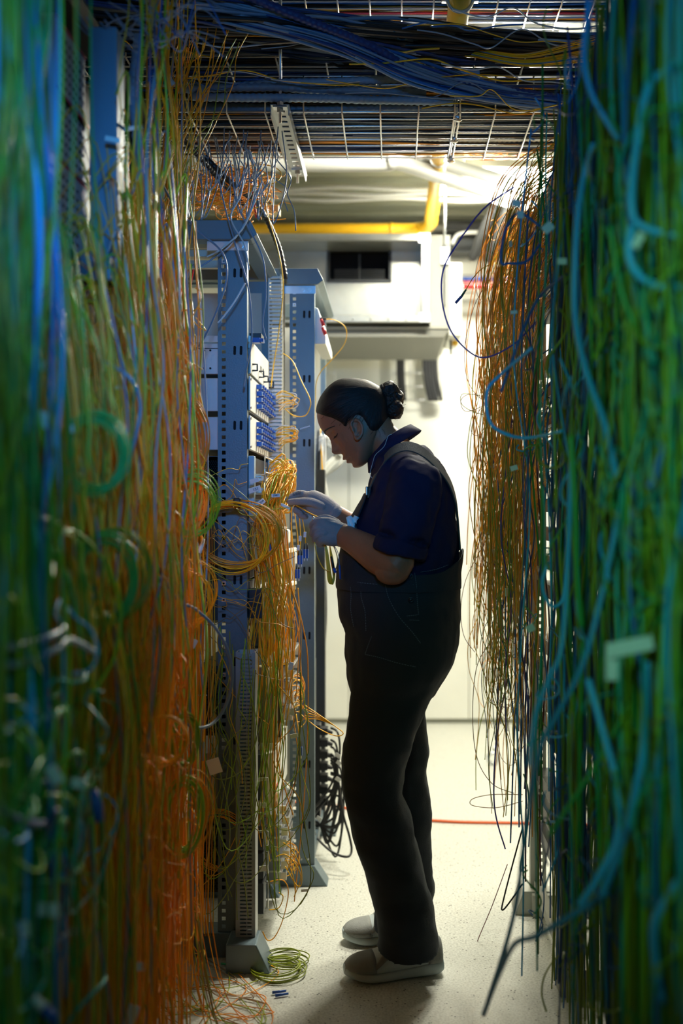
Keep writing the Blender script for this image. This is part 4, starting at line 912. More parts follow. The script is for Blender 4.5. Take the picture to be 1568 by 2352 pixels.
# shoes
SOLE = mat('white_rubber_sole', (.42, .50, .52), .55, 0, .04, 20); UPP = mat('white_leather', (.42, .48, .49), .5, 0, .04, 20, .1, 200); OVL = mat('grey_beige_suede', (.24, .25, .24), .8, 0, .08, 40, .2, 300)
def shoe(hx, hy, ang, lab):
    M = Matrix.Translation((hx, hy, 0)) @ Matrix.Rotation(ang, 4, 'Z'); L = .275
    wt = [(0, .030), (.04, .036), (.2, .038), (.4, .040), (.6, .049), (.75, .051), (.88, .043), (.96, .028), (1.0, .010)]
    def outline(s, k=1.0): return lerp_tab(wt, s)[0]*k
    ss = [0, .01, .03, .06, .1, .16, .24, .32, .4, .48, .56, .64, .72, .8, .86, .91, .95, .98, .995, 1.0]
    bot = [(0, .010), (.06, .002), (.2, 0), (.7, 0), (.85, .004), (1, .016)]; top = [(0, .042), (.15, .040), (.45, .032), (.7, .030), (.9, .036), (1, .042)]
    m1 = MB(); rg = []
    for s in ss:
        w_ = outline(s)+.004; b_ = lerp_tab(bot, s)[0]; t_ = lerp_tab(top, s)[0]; x = -s*L; e = .004
        rg.append([M @ Vector((x, y, z)) for y, z in ((-w_+.008, b_), (-w_, b_+.010), (-w_-.001, (b_+t_)/2), (-w_+.002, t_-.004), (-w_+.006, t_), (w_-.006, t_), (w_-.002, t_-.004), (w_+.001, (b_+t_)/2), (w_, b_+.010), (w_-.008, b_))])
    m1.loft(rg); sh = m1.build('shoe', SOLE, person, True, label=lab); sub = sh.modifiers.new('sub', 'SUBSURF'); sub.render_levels = 1
    hgt = [(0, .088), (.05, .096), (.15, .094), (.3, .092), (.42, .100), (.5, .094), (.6, .078), (.7, .066), (.8, .062), (.9, .056), (.97, .046), (1, .036)]
    def sect(s, off=0.0, s0=.036):
        w_ = outline(min(s, .985))-.001+off; h_ = lerp_tab(hgt, s)[0]+off; x = -s*L; r = []
        n_ = 20
        for k in range(n_+1):
            t = pi*k/n_; nrw = 1-.42*max(0, min(1, (h_-.062)/.035))*sin(t)**2
            r.append(M @ Vector((x, -w_*sgp(cos(t), .75)*nrw, s0-.006+(h_-s0+.006)*sgp(sin(t), .7))))
        return r
    m1 = MB(); m1.loft([sect(s) for s in [.012, .03, .06, .1, .16, .24, .32, .4, .46, .52, .58, .64, .7, .76, .82, .87, .91, .95, .975, .99]]); m1.build('upper', UPP, sh, True)
    m1 = MB(); ns = [.70, .74, .79, .84, .88, .92, .955, .98, .993]; fs = [sect(s, .0018) for s in ns]
    m1.loft([r for r in fs]); m1.build('toe_overlay', OVL, sh, True)
    m1 = MB(); m1.loft([sect(s, .0016) for s in (.02, .05, .09, .13, .17)]); m1.build('heel_overlay', OVL, sh, True)
    for sd in (-1, 1):
        m1 = MB(); a = [sect(s, .0022) for s in (.28, .36, .44, .52, .60, .66, .71)]; rg = []
        for i, r in enumerate(a):
            q = r if sd < 0 else r[::-1]; hi = [7, 7, 8, 8, 7, 5, 3][i]; lo = [1, 1, 2, 3, 3, 2, 1][i]
            o_ = [q[int(lo+(hi-lo)*j/4)] for j in range(5)]; rg.append(o_)
        m1.loft(rg, False, False); g = m1.build('side_overlay', OVL, sh, True); g.modifiers.new('s', 'SOLIDIFY').thickness = .0015
    m1 = MB()
    for i in range(5):
        s = .46+i*.045; r = sect(s, .004); m1.tube([r[7], r[9], r[11], r[13]], .0024, 6)
    m1.build('laces', UPP, sh, True); return sh
shoe(X_(1014, 2.765), 2.765, radians(12), 'near grey and white chunky trainer')
shoe(.125, 2.985, radians(9), 'far grey and white chunky trainer')
# ---------------------------------------------------------------- overhead trays and cables
CB = {}
def cm(key):  # greens and aqua have the cyan light on near cables mixed into the colour
    cols = {'yellow': (.90, .48, .01), 'amber': (.95, .38, .006), 'orange': (.95, .29, .006), 'lime': (.30, .50, .02), 'green': (.035, .33, .06), 'olive': (.26, .32, .015),
            'teal': (.02, .36, .30), 'aqua': (.04, .42, .85), 'blue': (.014, .13, .40), 'grey_blue': (.20, .27, .36), 'grey': (.45, .47, .46), 'white': (.72, .73, .70),
            'purple': (.10, .07, .42), 'maroon': (.22, .05, .045), 'dark_blue': (.02, .06, .22), 'black': (.012, .012, .014), 'red': (.55, .03, .04), 'brown': (.26, .14, .05)}
    if key not in CB: CB[key] = mat(key+'_cable_tone', cols[key], .38, 0, .0, 1, 0, 1, .5, .22)
    return CB[key]
LEFTOVER = {}; QUOTA = {}
def cable(pts, r, col, label, group=None, name='patch_cable', k=6, n=5, sp=True, keep=True):
    if name in ('patch_cable', 'network_cable'):
        name = 'network_cable' if r >= .0024 else ('fibre_cable' if col in ('amber', 'orange', 'yellow', 'brown') else 'patch_cable')
    if group and name != 'power_cable' and name != 'network_cable':
        QUOTA[group] = QUOTA.get(group, 0)+1
        if QUOTA[group] > (30 if 'foreground' in group or 'bright bunch' in group or 'left of the first rack' in group else 9): keep = False
    if not keep:
        LEFTOVER.setdefault((col, group), []).append((pts, r, k, n)); return None
    m = MB(); m.tube(spline(pts, None, k) if sp else pts, r, n)
    return m.build(name, cm(col), None, True, label, 'cable', group)
def wander(p0, p1, n, amp, rg, ax=(1, 1, 1)):
    """smooth random path from p0 to p1"""
    p0 = Vector(p0); p1 = Vector(p1); f = [[(rg.uniform(-1, 1), rg.uniform(.5, 3.2), rg.uniform(0, 6.28)) for _ in range(3)] for _ in range(3)]; out = []
    for i in range(n+1):
        t = i/n; d = Vector([sum(a*sin(w_*t*2*pi*.8+ph) for a, w_, ph in f[c])*amp*ax[c]*.6 for c in range(3)]); out.append(p0.lerp(p1, t)+d*(.35+.65*sin(pi*min(1, t*1.2))))
    return out
def stuff(paths, col, label, cat, name, n=4, k=3):
    m = MB()
    for pts, r in paths: m.tube(spline(pts, None, k), r, n, False)
    return m.build(name, cm(col), None, True, label, cat, None, 'stuff')
def wire_tray(y0, y1, z, hgt, x0, x1, lab, nl=9, step=.113, xoff=0, near=True):
    t = thing('cable_tray', ((x0+x1)/2, (y0+y1)/2, z), lab, 'cable tray')
    r = .0026; m = MB()
    for i in range(nl): m.cyl((x0, y0+(y1-y0)*i/(nl-1), z), (x1, y0+(y1-y0)*i/(nl-1), z), r, 6)
    for y in (y0, y1):
        for h in (.35, .72, 1.0): m.cyl((x0, y, z+hgt*h), (x1, y, z+hgt*h), r, 6)
    x = x0+xoff
    while x < x1:
        m.tube([(x, y0-.003, z+hgt), (x, y0-.003, z-.004), (x, y1+.003, z-.004), (x, y1+.003, z+hgt)], r, 6); x += step
    m.build('wire_mesh', WIRE, t, True); return t
ta = wire_tray(2.94, 3.32, 2.45, .105, -1.3, 1.0, 'lower wire mesh tray crossing the aisle above the heads, resting on the slotted channel', 8, .113, (X_(697, 2.94)+1.3) % .113)
for xx in (X_(1044, 2.94), X_(1056, 2.94)):
    m = MB(); m.tube([(xx, 2.934, 2.555), (xx, 2.934, 2.443), (xx, 3.326, 2.443), (xx, 3.326, 2.555)], .003, 6); m.build('joint_wire', WIRE, ta, True)
for yy in (2.96, 3.13, 3.31):
    m = MB(); m.cyl((X_(1050, 2.94)+.003, yy, 2.432), (X_(1050, 2.94)+.003, yy, 2.45), .010, 6); m.ball((X_(1050, 2.94)+.003, yy, 2.434), (.013, .008, .006)); m.build('splice_clamp', WIRE, ta, True)
wire_tray(3.06, 3.28, 2.86, .06, -.6, 1.2, 'upper wire mesh tray near the ceiling lamp at the top of the picture', 6, .10, .03)
wire_tray(3.0, 3.46, 2.64, .05, -1.3, 1.2, 'middle wire mesh tray packed with dark blue cables above the lower tray', 8, .15, .05)
# slotted channel with threaded rods
t = thing('support_channel', (X_(643, 2.87), 3.15, 2.40), 'slotted steel channel hung on a threaded rod under the wire tray', 'channel')
cx = X_(643, 2.87); zc = 2.437; m = MB()
y = 2.86
while y < 3.44:
    m.box(cx-.027, cx-.010, y, y+.038, zc, zc+.0025); m.box(cx+.010, cx+.027, y, y+.038, zc, zc+.0025); m.box(cx-.010, cx+.010, y+.014, y+.038, zc, zc+.0025); y += .038
m.box(cx-.027, cx-.0245, 2.86, 3.43, zc-.030, zc); m.box(cx+.0245, cx+.027, 2.86, 3.43, zc-.030, zc)
m.build('channel', ALU, t)
for yy in (2.875, 3.40):
    m = MB(); m.cyl((cx, yy, zc-.045), (cx, yy, 3.0), .0045, 8); m.build('threaded_rod', STEEL, t, True)
    m = MB(); m.cyl((cx, yy, zc-.016), (cx, yy, zc-.004), .010, 6); m.cyl((cx, yy, zc+.004), (cx, yy, zc+.014), .010, 6); m.box(cx-.02, cx+.02, yy-.012, yy+.012, zc-.004, zc-.001); m.build('nut_and_washer', WIRE, t)
# second hanger on the left with a timber block
t = thing('tray_hanger', P(628, 490, 3.5), 'thin threaded rod with a short wooden block at the left end of the roof opening', 'hanger')
MB().cyl(P(626, 500, 3.5), P(626, 392, 3.5)+Vector((0, 0, .5)), .004, 8).build('rod', STEEL, t, True)
MB().box(X_(605, 3.5), X_(642, 3.5), 3.47, 3.53, Z_(493, 3.5), Z_(476, 3.5)).build('wooden_block', mat('pale_timber', (.55, .42, .22), .7, 0, .15, 30), t, bevel=.002)

rg = random.Random(21)
# corrugated conduits lying in the lower tray
def conduit(pts, r, m1, lab, group=None, k=10, n=10, name='corrugated_conduit'):
    q = spline(pts, None, k); m = MB(); d = []; L = 0; dense = [q[0]]
    for a, b in zip(q, q[1:]):
        s = max(1, int((b-a).length/(r*.32)))
        dense += [a.lerp(b, (j+1)/s) for j in range(s)]
    m.tube(dense, [r*(1.0 if (i//2) % 2 else .86) for i in range(len(dense))], n); return m.build(name, m1, None, True, lab, 'conduit', group)
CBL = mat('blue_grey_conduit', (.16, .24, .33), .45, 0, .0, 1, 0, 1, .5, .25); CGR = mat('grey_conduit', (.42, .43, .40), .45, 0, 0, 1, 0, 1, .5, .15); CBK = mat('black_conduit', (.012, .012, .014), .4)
for i in range(9):
    y = 2.955+.04*i+rg.uniform(-.008, .008); z = 2.472+(i % 3)*.022
    conduit(wander((-1.25, y, z), (1.0, y+rg.uniform(-.03, .03), z), 9, .010, rg), rg.uniform(.010, .016), CBL if i < 6 else CGR,
            'corrugated conduit lying along the lower wire tray', 'conduits in the lower wire tray', 3, 8)
# cables in the lower tray, above the light gap
paths = {'dark_blue': [], 'grey_blue': [], 'amber': [], 'white': [], 'black': []}
for i in range(150):
    y = rg.uniform(2.95, 3.31); z = rg.uniform(2.46, 2.53)
    c = rg.choices(list(paths), [5, 2, 1.5, .3, 6])[0]; paths[c].append((wander((-1.28, y, z), (1.0, y+rg.uniform(-.05, .05), z), 8, .016, rg), rg.uniform(.002, .0055)))
for c, lab in (('dark_blue', 'dark blue cables packed in the lower wire tray'), ('grey_blue', 'grey-blue cables strewn through the lower wire tray'), ('amber', 'amber fibre cables strewn through the lower wire tray'), ('white', 'pale cables strewn through the lower wire tray'), ('black', 'black cables packed in the lower wire tray')):
    stuff(paths[c], c, lab, 'cables', 'tray_cables')
# middle layer: dense dark cables added to block the ceiling light
paths = {'dark_blue': [], 'grey_blue': [], 'black': [], 'blue': []}
for i in range(230):
    y = rg.uniform(3.0, 3.45); z = rg.uniform(2.65, 2.71)
    c = rg.choices(list(paths), [4, 2, 5, 1])[0]; paths[c].append((wander((-1.28, y, z), (1.2, y+rg.uniform(-.04, .04), z), 6, .014, rg), rg.uniform(.003, .007)))
for c, lab in (('dark_blue', 'dark blue cables filling the middle tray'), ('grey_blue', 'grey-blue cables filling the middle tray'), ('black', 'black cables filling the middle tray'), ('blue', 'blue cables filling the middle tray')):
    stuff(paths[c], c, lab, 'cables', 'tray_cables')
# top tray: pink, red, yellow and blue cables
paths = {'red': [], 'amber': [], 'blue': [], 'black': [], 'grey_blue': []}
for i in range(46):
    y = rg.uniform(3.07, 3.27); z = rg.uniform(2.868, 2.91)
    c = rg.choices(list(paths), [1.5, 2, 2, 5, 2])[0]; paths[c].append((wander((-.55, y, z), (1.2, y, z), 6, .012, rg), rg.uniform(.003, .007)))
for c in paths: stuff(paths[c], c, c.replace('_', '-')+' cables lying in the uppermost tray', 'cables', 'tray_cables')
# the dark upper left: cables and conduits sweeping from the left racks to the trays
paths = {'dark_blue': [], 'black': [], 'grey_blue': []}
for i in range(170):
    y = rg.uniform(2.35, 3.0); z = 2.52+(y-2.35)*.22+rg.uniform(-.02, .09)
    c = rg.choices(list(paths), [4, 6, 1.2])[0]
    x1 = rg.uniform(-.05, .35)
    paths[c].append((wander((-1.0, y, z), (x1, rg.uniform(2.9, 3.05), 2.66+rg.uniform(-.03, .03)), 6, .03, rg)+[Vector((1.1, rg.uniform(3.0, 3.2), 2.67))], rg.uniform(.003, .008)))
for c, lab in (('dark_blue', 'dark blue cables sweeping across the upper left'), ('black', 'black cables sweeping across the upper left'), ('grey_blue', 'grey-blue cables sweeping across the upper left')):
    stuff(paths[c], c, lab, 'cables', 'overhead_cables')
for i in range(44):                                  # the diagonal blue bundle, each cable on its own
    o = rg.uniform(-1, 1); u = rg.uniform(-1, 1)
    p = [P(330+o*60, -20+u*30, 2.62), P(560+o*30, 40+u*22, 2.66), P(760, 90+u*20, 2.72), P(930, 160+u*22, 2.80), P(1080, 205+u*18, 2.86), P(1250, 235+u*16, 2.90), P(1450, 250+u*12, 2.92)]
    p = [q+Vector((0, rg.uniform(-.02, .02), rg.uniform(-.008, .008))) for q in p]
    cable(p, rg.uniform(.0028, .0055), rg.choice(['dark_blue', 'grey_blue', 'grey_blue', 'blue', 'dark_blue']), 'blue-lit cable in the diagonal bundle sweeping down to the upper right', 'cables of the diagonal overhead bundle', 'network_cable')
conduit([P(540, -20, 2.6), P(700, 45, 2.66), P(850, 105, 2.74), P(980, 175, 2.82), P(1150, 205, 2.88), P(1330, 232, 2.9)], .012, mat('deep_blue_conduit', (.01, .035, .16), .5), 'deep blue corrugated conduit along the top edge of the diagonal bundle')
for i, (ya, yb) in enumerate([(200, 212), (222, 232), (205, 170)]):
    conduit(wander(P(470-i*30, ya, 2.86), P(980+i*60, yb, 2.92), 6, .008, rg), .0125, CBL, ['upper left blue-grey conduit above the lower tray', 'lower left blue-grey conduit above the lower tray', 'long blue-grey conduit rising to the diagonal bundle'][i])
for i in range(26):                                   # yellow cables crossing at the upper right
    u = rg.uniform(-1, 1)
    p = [P(940+rg.uniform(-60, 60), 100+u*20, 3.1), P(1080, 118+u*12, 2.96), P(1200, 138+u*14, 2.9), P(1330, 118+u*26, 2.8), P(1460, 95+u*40, 2.6)]
    cable(p, .0017, rg.choice(['yellow', 'amber', 'yellow', 'grey_blue']), 'thin cable in the yellow bunch crossing the upper right under the lamp', 'yellow cables at the upper right')
for i in range(26):                                   # loose blue and grey cables across the top
    x = rg.uniform(330, 1150); y = rg.uniform(40, 230)
    p = wander(P(x-rg.uniform(80, 260), y+rg.uniform(-40, 40), 2.75), P(x+rg.uniform(100, 320), y+rg.uniform(-10, 50), 2.88), 6, .035, rg)
    cable(p, rg.uniform(.0014, .0028), rg.choice(['grey_blue', 'grey_blue', 'blue', 'grey', 'yellow']), 'loose thin cable straying among the overhead trays', 'loose overhead cables')
for i in range(10):
    c = P(1120+rg.uniform(-20, 60), 352+rg.uniform(-12, 8), 3.4); R = rg.uniform(.05, .11); a0 = rg.uniform(0, .4)
    cable([c+Vector((cos(a)*R*1.2, sin(a)*R*.5, -abs(sin(a))*.03+.02)) for a in [a0+pi*j/6*1.02 for j in range(7)]], .0012, rg.choice(['amber', 'orange', 'red']), 'thin orange loop drooping from the lower tray in front of the bright lamp', 'orange loops below the tray')
# ---------------------------------------------------------------- left curtain
rg = random.Random(99)
def tagcard(c, w, h, ang, lab, group=None, tilt=0, rx=0):
    M = Matrix.Translation(c) @ Matrix.Rotation(tilt, 4, 'Z') @ Matrix.Rotation(ang, 4, 'Y') @ Matrix.Rotation(rx, 4, 'X')
    return MB().box(-w/2, w/2, -.0008, .0008, -h/2, h/2, M).build('cable_tag', TAGW, None, False, lab, 'label', group, bevel=.0006)
def left_face(y): return -.50-.055*max(0, (y-2.2)/.5)
def drop(x, y, z0, z1, amp, inside=0, n=7, ax=(.6, 1, .15)):
    p = wander((x, y, z0), (x+rg.uniform(-.02, .02), y+rg.uniform(-.05, .05), z1), n, amp, rg, ax)
    if inside < 0: p = [Vector((x-inside, y-.05, z0+.17)), Vector((x-inside*.6, y-.02, z0+.15)), Vector((x-inside*.2, y, z0+.06))]+p[1:]
    elif inside: p = [Vector((x-inside, y+.03, z0+.02)), Vector((x-inside*.4, y+.01, z0+.05))]+p[1:]
    return p
def nearc(c): return {'green': 'green', 'teal': 'teal-green', 'blue': 'blue', 'aqua': 'light blue', 'lime': 'lime green', 'olive': 'olive green', 'yellow': 'yellow', 'amber': 'amber', 'orange': 'orange', 'grey_blue': 'grey-blue', 'grey': 'grey', 'white': 'white', 'purple': 'purple', 'maroon': 'dark red', 'dark_blue': 'dark blue', 'brown': 'brown'}[c]
def curtain(N, yr, cols, rr, z0r, z1r, xf, where, grp, amp=.03, inside=0, xr=(-.045, .035), n=7, name='patch_cable', k=5, ns=5, nk=999):
    cs, ws = zip(*cols)
    for i in range(N):
        v0 = 1/yr[1]+(1/yr[0]-1/yr[1])*rg.random(); y = 1/v0; c = rg.choices(cs, ws)[0]
        x = xf(y)+rg.uniform(*xr)
        p = drop(x, y, rg.uniform(*z0r), rg.uniform(*z1r), amp, inside if rg.random() < .8 else 0, n)
        cable(p, rg.uniform(*rr), c, nearc(c)+' '+where, nearc(c)+' '+grp, name, k, ns, keep=i < nk)
# nearest part, x 0..130 in the picture
curtain(46, (1.16, 1.42), [('blue', 3), ('aqua', 4), ('teal', 1.5), ('green', 4), ('grey_blue', 1)], (.0022, .0036), (2.05, 2.3), (.35, .6), lambda y: -.505, 'cable hanging in the blurred left foreground', 'cables of the left foreground', .045)
curtain(60, (1.16, 1.40), [('green', 4), ('lime', 3), ('olive', 5), ('teal', 1)], (.0014, .0026), (2.05, 2.3), (.2, .6), lambda y: -.49, 'cable hanging in the blurred left foreground', 'cables of the left foreground', .07, nk=36)  # green tones stand for yellow cables under the cyan light
# middle
curtain(80, (1.5, 1.95), [('green', 2), ('lime', 3), ('olive', 5), ('yellow', 4), ('amber', 4), ('orange', 2), ('grey_blue', 1)], (.0014, .0022), (1.35, 1.75), (.0, .5), left_face, 'cable hanging in the middle of the left cable curtain', 'cables in the middle of the left curtain', .075, .12, nk=44)
curtain(7, (1.45, 1.72), [('olive', 3), ('green', 2), ('amber', 1)], (.0013, .0020), (2.2, 2.5), (.1, .5), left_face, 'long cable hanging from above past the cards at the left', 'long cables past the left cards', .035, 0)
curtain(36, (1.95, 2.6), [('blue', 4), ('grey_blue', 3), ('yellow', 4), ('lime', 2), ('amber', 5), ('dark_blue', 2)], (.0012, .0026), (2.5, 2.7), (1.2, 1.6), left_face, 'cable dropping from the overhead trays at the upper left', 'cables dropping at the upper left', .05, 0)
curtain(200, (1.85, 2.68), [('amber', 6), ('orange', 6), ('yellow', 4)], (.0013, .0019), (1.45, 2.0), (.0, .35), left_face, 'fibre cable hanging in the dense bunch left of the first rack', 'fibre cables left of the first rack', .07, .10, xr=(-.05, .045), nk=75)
curtain(22, (1.9, 2.65), [('grey_blue', 4), ('grey', 1), ('lime', 3), ('olive', 2)], (.0018, .0028), (1.5, 2.2), (.1, .9), lambda y: left_face(y)+.02, 'cable threading down over the orange bunch', 'cables over the orange bunch', .06, .05)
# uncountable mass behind them
for c, yr, N, z0, lab in (('orange', (1.6, 2.68), 220, 1.85, 'dense mass of thin orange fibre cables deep inside the left bunch'), ('amber', (1.6, 2.68), 200, 1.95, 'dense mass of thin amber fibre cables deep inside the left bunch'),
                          ('olive', (1.35, 1.8), 110, 1.55, 'dense mass of thin olive green cables behind the left foreground'), ('green', (1.15, 1.36), 90, 2.2, 'dense mass of thin green cables behind the left foreground'), ('dark_blue', (1.15, 1.38), 40, 2.2, 'dense mass of dark blue cables behind the left foreground')):
    ps = []
    for i in range(N):
        y = 1/(1/yr[1]+(1/yr[0]-1/yr[1])*rg.random()); x = left_face(y)-.055+rg.uniform(-.045, .03)
        ps.append((drop(x, y, (min(z0, 1.5) if y < 2.0 and c in ('orange', 'amber', 'olive') else z0)+rg.uniform(-.25, .1), rg.uniform(0, .3), .04, .04, 6), rg.uniform(.0012, .002)))
    stuff(ps, c, lab, 'cables', 'cable_mass', 4, 4)
# horizontal tangle low in the near left
for i in range(64):
    y = rg.uniform(1.15, 1.65); z = H-(rg.uniform(1380, 2330)-VY)*y/F; x = -.49+rg.uniform(-.03, .04)
    R = rg.uniform(.04, .13); a0 = rg.uniform(0, 6.28); da = rg.uniform(1.6, 4.5)*rg.choice([-1, 1])
    p = [Vector((x+.02*sin(j*.9), y+cos(a0+da*j/7)*R*1.2, z+sin(a0+da*j/7)*R*rg.uniform(.8, 1.2))) for j in range(8)]
    c = rg.choice(['green', 'lime', 'olive', 'green', 'teal', 'grey_blue', 'aqua'])
    cable(p, rg.uniform(.0016, .0030), c, nearc(c)+' cable curling in the blurred tangle at the lower left', nearc(c)+' cables of the lower left tangle')
for i in range(90):                                   # small curls in the orange bunch
    y = rg.uniform(1.95, 2.6); z = H-(rg.uniform(700, 2250)-VY)*y/F; x = left_face(y)+rg.uniform(-.02, .05)
    R = rg.uniform(.02, .06); a0 = rg.uniform(0, 6.28); da = rg.uniform(2.5, 6)*rg.choice([-1, 1])
    p = [Vector((x+.02*sin(j*.9), y+cos(a0+da*j/8)*R, z+sin(a0+da*j/8)*R*1.3-j*.006)) for j in range(9)]
    c = rg.choice(['amber', 'amber', 'yellow', 'orange'])
    cable(p, .0014, c, nearc(c)+' fibre cable curling out of the left bunch', nearc(c)+' curls in the left bunch', keep=i < 30)
def coil(c, R, ax, turns, r, col, lab, ell=1.0, jit=.006, name='coiled_cable', par=None, seedv=1, n=5, tails=()):
    g = random.Random(seedv); ax = Vector(ax).normalized(); u = Vector((0, 0, 1)).cross(ax); u = u.normalized() if u.length > .1 else Vector((1, 0, 0)); v_ = ax.cross(u); pts = []
    st = 14
    for i in range(turns*st+1):
        a = 2*pi*i/st; k = i//st; g2 = random.Random(seedv*100+k); g3 = random.Random(seedv*100+k+1); t = (i % st)/st
        o = lambda q: (q.uniform(-1, 1)*jit, q.uniform(-1, 1)*jit, q.uniform(-1, 1)*jit*1.5)
        o0, o1 = o(g2), o(g3); ox, oy, oz = [m_*(1-t)+n_*t for m_, n_ in zip(o0, o1)]
        pts.append(Vector(c)+u*(cos(a)*(R+ox)+oy)+v_*(sin(a)*(R*ell+ox)-oy)+ax*oz)
    pts = [Vector(p) for p in tails]+pts
    m = MB(); m.tube(spline(pts, None, 3), r, n); o_ = m.build(name, cm(col), None, True, lab, 'cable'); return o_
coil(P(215, 1042, 1.62), .050, (-.45, 1, 0), 11, .0017, 'green', 'green coiled cable, upper one among the left curtain', 1.25, .008, seedv=3)
coil(P(240, 1330, 1.68), .056, (-.9, 1, 0), 11, .0017, 'green', 'green coiled cable just below the upper green coil', 1.3, .009, seedv=4)
coil(P(255, 1325, 1.72), .062, (-.9, 1, 0), 6, .0017, 'olive', 'olive coiled cable wrapped around the lower green coil', 1.2, .010, seedv=14)
coil(P(372, 1700, 2.0), .050, (-.2, 1, 0), 4, .0017, 'amber', 'amber ring of coiled cable low in the left bunch', .95, .006, seedv=5)
coil(P(425, 1700, 2.2), .036, (-1.2, 1, 0), 9, .0017, 'lime', 'lime coiled cable at the edge of the left bunch, upper one of two', 1.5, .007, seedv=6)
coil(P(420, 1875, 2.2), .044, (-.9, 1, 0), 9, .0016, 'lime', 'lime coiled cable at the edge of the left bunch, lower one of two', 1.8, .009, seedv=7)
coil(P(428, 1870, 2.25), .052, (-.6, 1, .1), 8, .0015, 'amber', 'amber coiled cable hanging around the lower lime coil', 1.7, .010, seedv=8)
coil(P(440, 1160, 2.35), .058, (-.3, 1, .35), 7, .0014, 'lime', 'lime coiled cable bulging right from the orange bunch', 1.25, .012, seedv=9)
coil(P(415, 1010, 2.38), .060, (-.5, 1, .1), 12, .0014, 'orange', 'orange coiled cable bulging beside the vented chassis', 1.6, .012, seedv=10)
coil(P(405, 1150, 2.38), .066, (-.5, 1, .1), 10, .0014, 'orange', 'orange coiled cable just above the lime coil', 1.4, .014, seedv=12)
coil(P(430, 1370, 2.38), .060, (-.3, 1, .2), 6, .0014, 'amber', 'amber coiled cable looping below the lime coil', 1.2, .016, seedv=11)
coil(P(505, 1930, 2.86), .075, (0, 1, .3), 7, .0014, 'amber', 'amber coiled cable hanging in the dark lower part of the first rack', 1.2, .014, seedv=13)
m = MB(); m.tube(spline([P(455, 1240, 2.5), P(470, 1215, 2.5), P(478, 1185, 2.5)], None, 4), .0014, 5); cable([P(455, 1262, 2.48), P(466, 1240, 2.48), P(482, 1200, 2.5), P(486, 1150, 2.52)], .0014, 'lime', 'lime cable with the white plug dangling beside the first rack')
t = thing('fibre_connector', P(460, 1262, 2.48), 'white plug dangling at the tip of the lime coil', 'connector')
MB().tube([P(458, 1270, 2.48), P(461, 1258, 2.48), P(468, 1238, 2.48)], [.0055, .0055, .003], 8).build('body', TAGW, t, True)
# grey cable making the big loop in front of the first rack
SP = lambda pts, r, col, lab, nm='network_cable': cable([P(*q) for q in pts], r, col, lab, None, nm, 8, 8)
SP([(330, 1230, 2.2), (372, 1320, 2.2), (410, 1380, 2.25), (450, 1400, 2.3), (500, 1450, 2.35), (530, 1520, 2.38), (528, 1590, 2.38), (500, 1650, 2.36), (460, 1672, 2.3), (420, 1655, 2.25), (400, 1600, 2.2), (395, 1500, 2.2)], .0036, 'grey_blue', 'thick pale blue cable making a big loop in front of the first rack')
SP([(240, 830, 1.8), (300, 870, 1.8), (322, 930, 1.82), (312, 1000, 1.82), (295, 1080, 1.85), (300, 1200, 1.9), (340, 1290, 2.0), (375, 1340, 2.1), (385, 1380, 2.15)], .0034, 'grey_blue', 'grey-blue cable winding down across the left curtain')
SP([(383, 700, 2.5), (383, 900, 2.5), (372, 1000, 2.4), (380, 1100, 2.4), (372, 1250, 2.4)], .0028, 'grey_blue', 'straight grey-blue cable down the front of the orange bunch')
SP([(372, 420, 2.55), (400, 470, 2.6), (455, 530, 2.65), (510, 580, 2.7), (520, 640, 2.7), (495, 720, 2.7), (460, 790, 2.65), (420, 820, 2.6), (370, 815, 2.55), (330, 760, 2.5)], .0028, 'grey_blue', 'blue-grey cable sweeping down across the top of the first rack and back left')
SP([(385, 810, 2.5), (398, 870, 2.5), (385, 940, 2.5), (370, 1000, 2.5)], .0022, 'dark_blue', 'dark blue cable in front of the pale cabinet edge')
SP([(0, 1490, 1.25), (60, 1480, 1.3), (120, 1460, 1.35), (145, 1440, 1.4), (150, 1400, 1.4)], .006, 'grey_blue', 'thick grey-blue cable bending across the lower left foreground')
SP([(0, 1530, 1.25), (70, 1520, 1.3), (130, 1490, 1.35), (160, 1470, 1.4), (220, 1500, 1.5)], .005, 'grey_blue', 'second thick grey-blue cable crossing the lower left foreground')
SP([(0, 1860, 1.2), (60, 1890, 1.25), (110, 1890, 1.3), (130, 1860, 1.3)], .005, 'dark_blue', 'dark blue cable arching low at the left edge')
SP([(60, 1140, 1.3), (85, 1190, 1.35), (120, 1260, 1.4), (160, 1340, 1.45), (175, 1420, 1.5), (190, 1500, 1.55), (215, 1600, 1.6)], .0036, 'green', 'bright green cable slanting down across the left foreground')
SP([(140, 760, 1.5), (150, 900, 1.5), (165, 1100, 1.55), (190, 1300, 1.6), (210, 1500, 1.6), (230, 1650, 1.65)], .0034, 'green', 'long green cable down the middle of the left curtain')
SP([(415, 1000, 2.3), (450, 1030, 2.35), (470, 1060, 2.4), (455, 1080, 2.4), (420, 1078, 2.35)], .0016, 'yellow', 'yellow loop sticking out right beside the vented chassis')
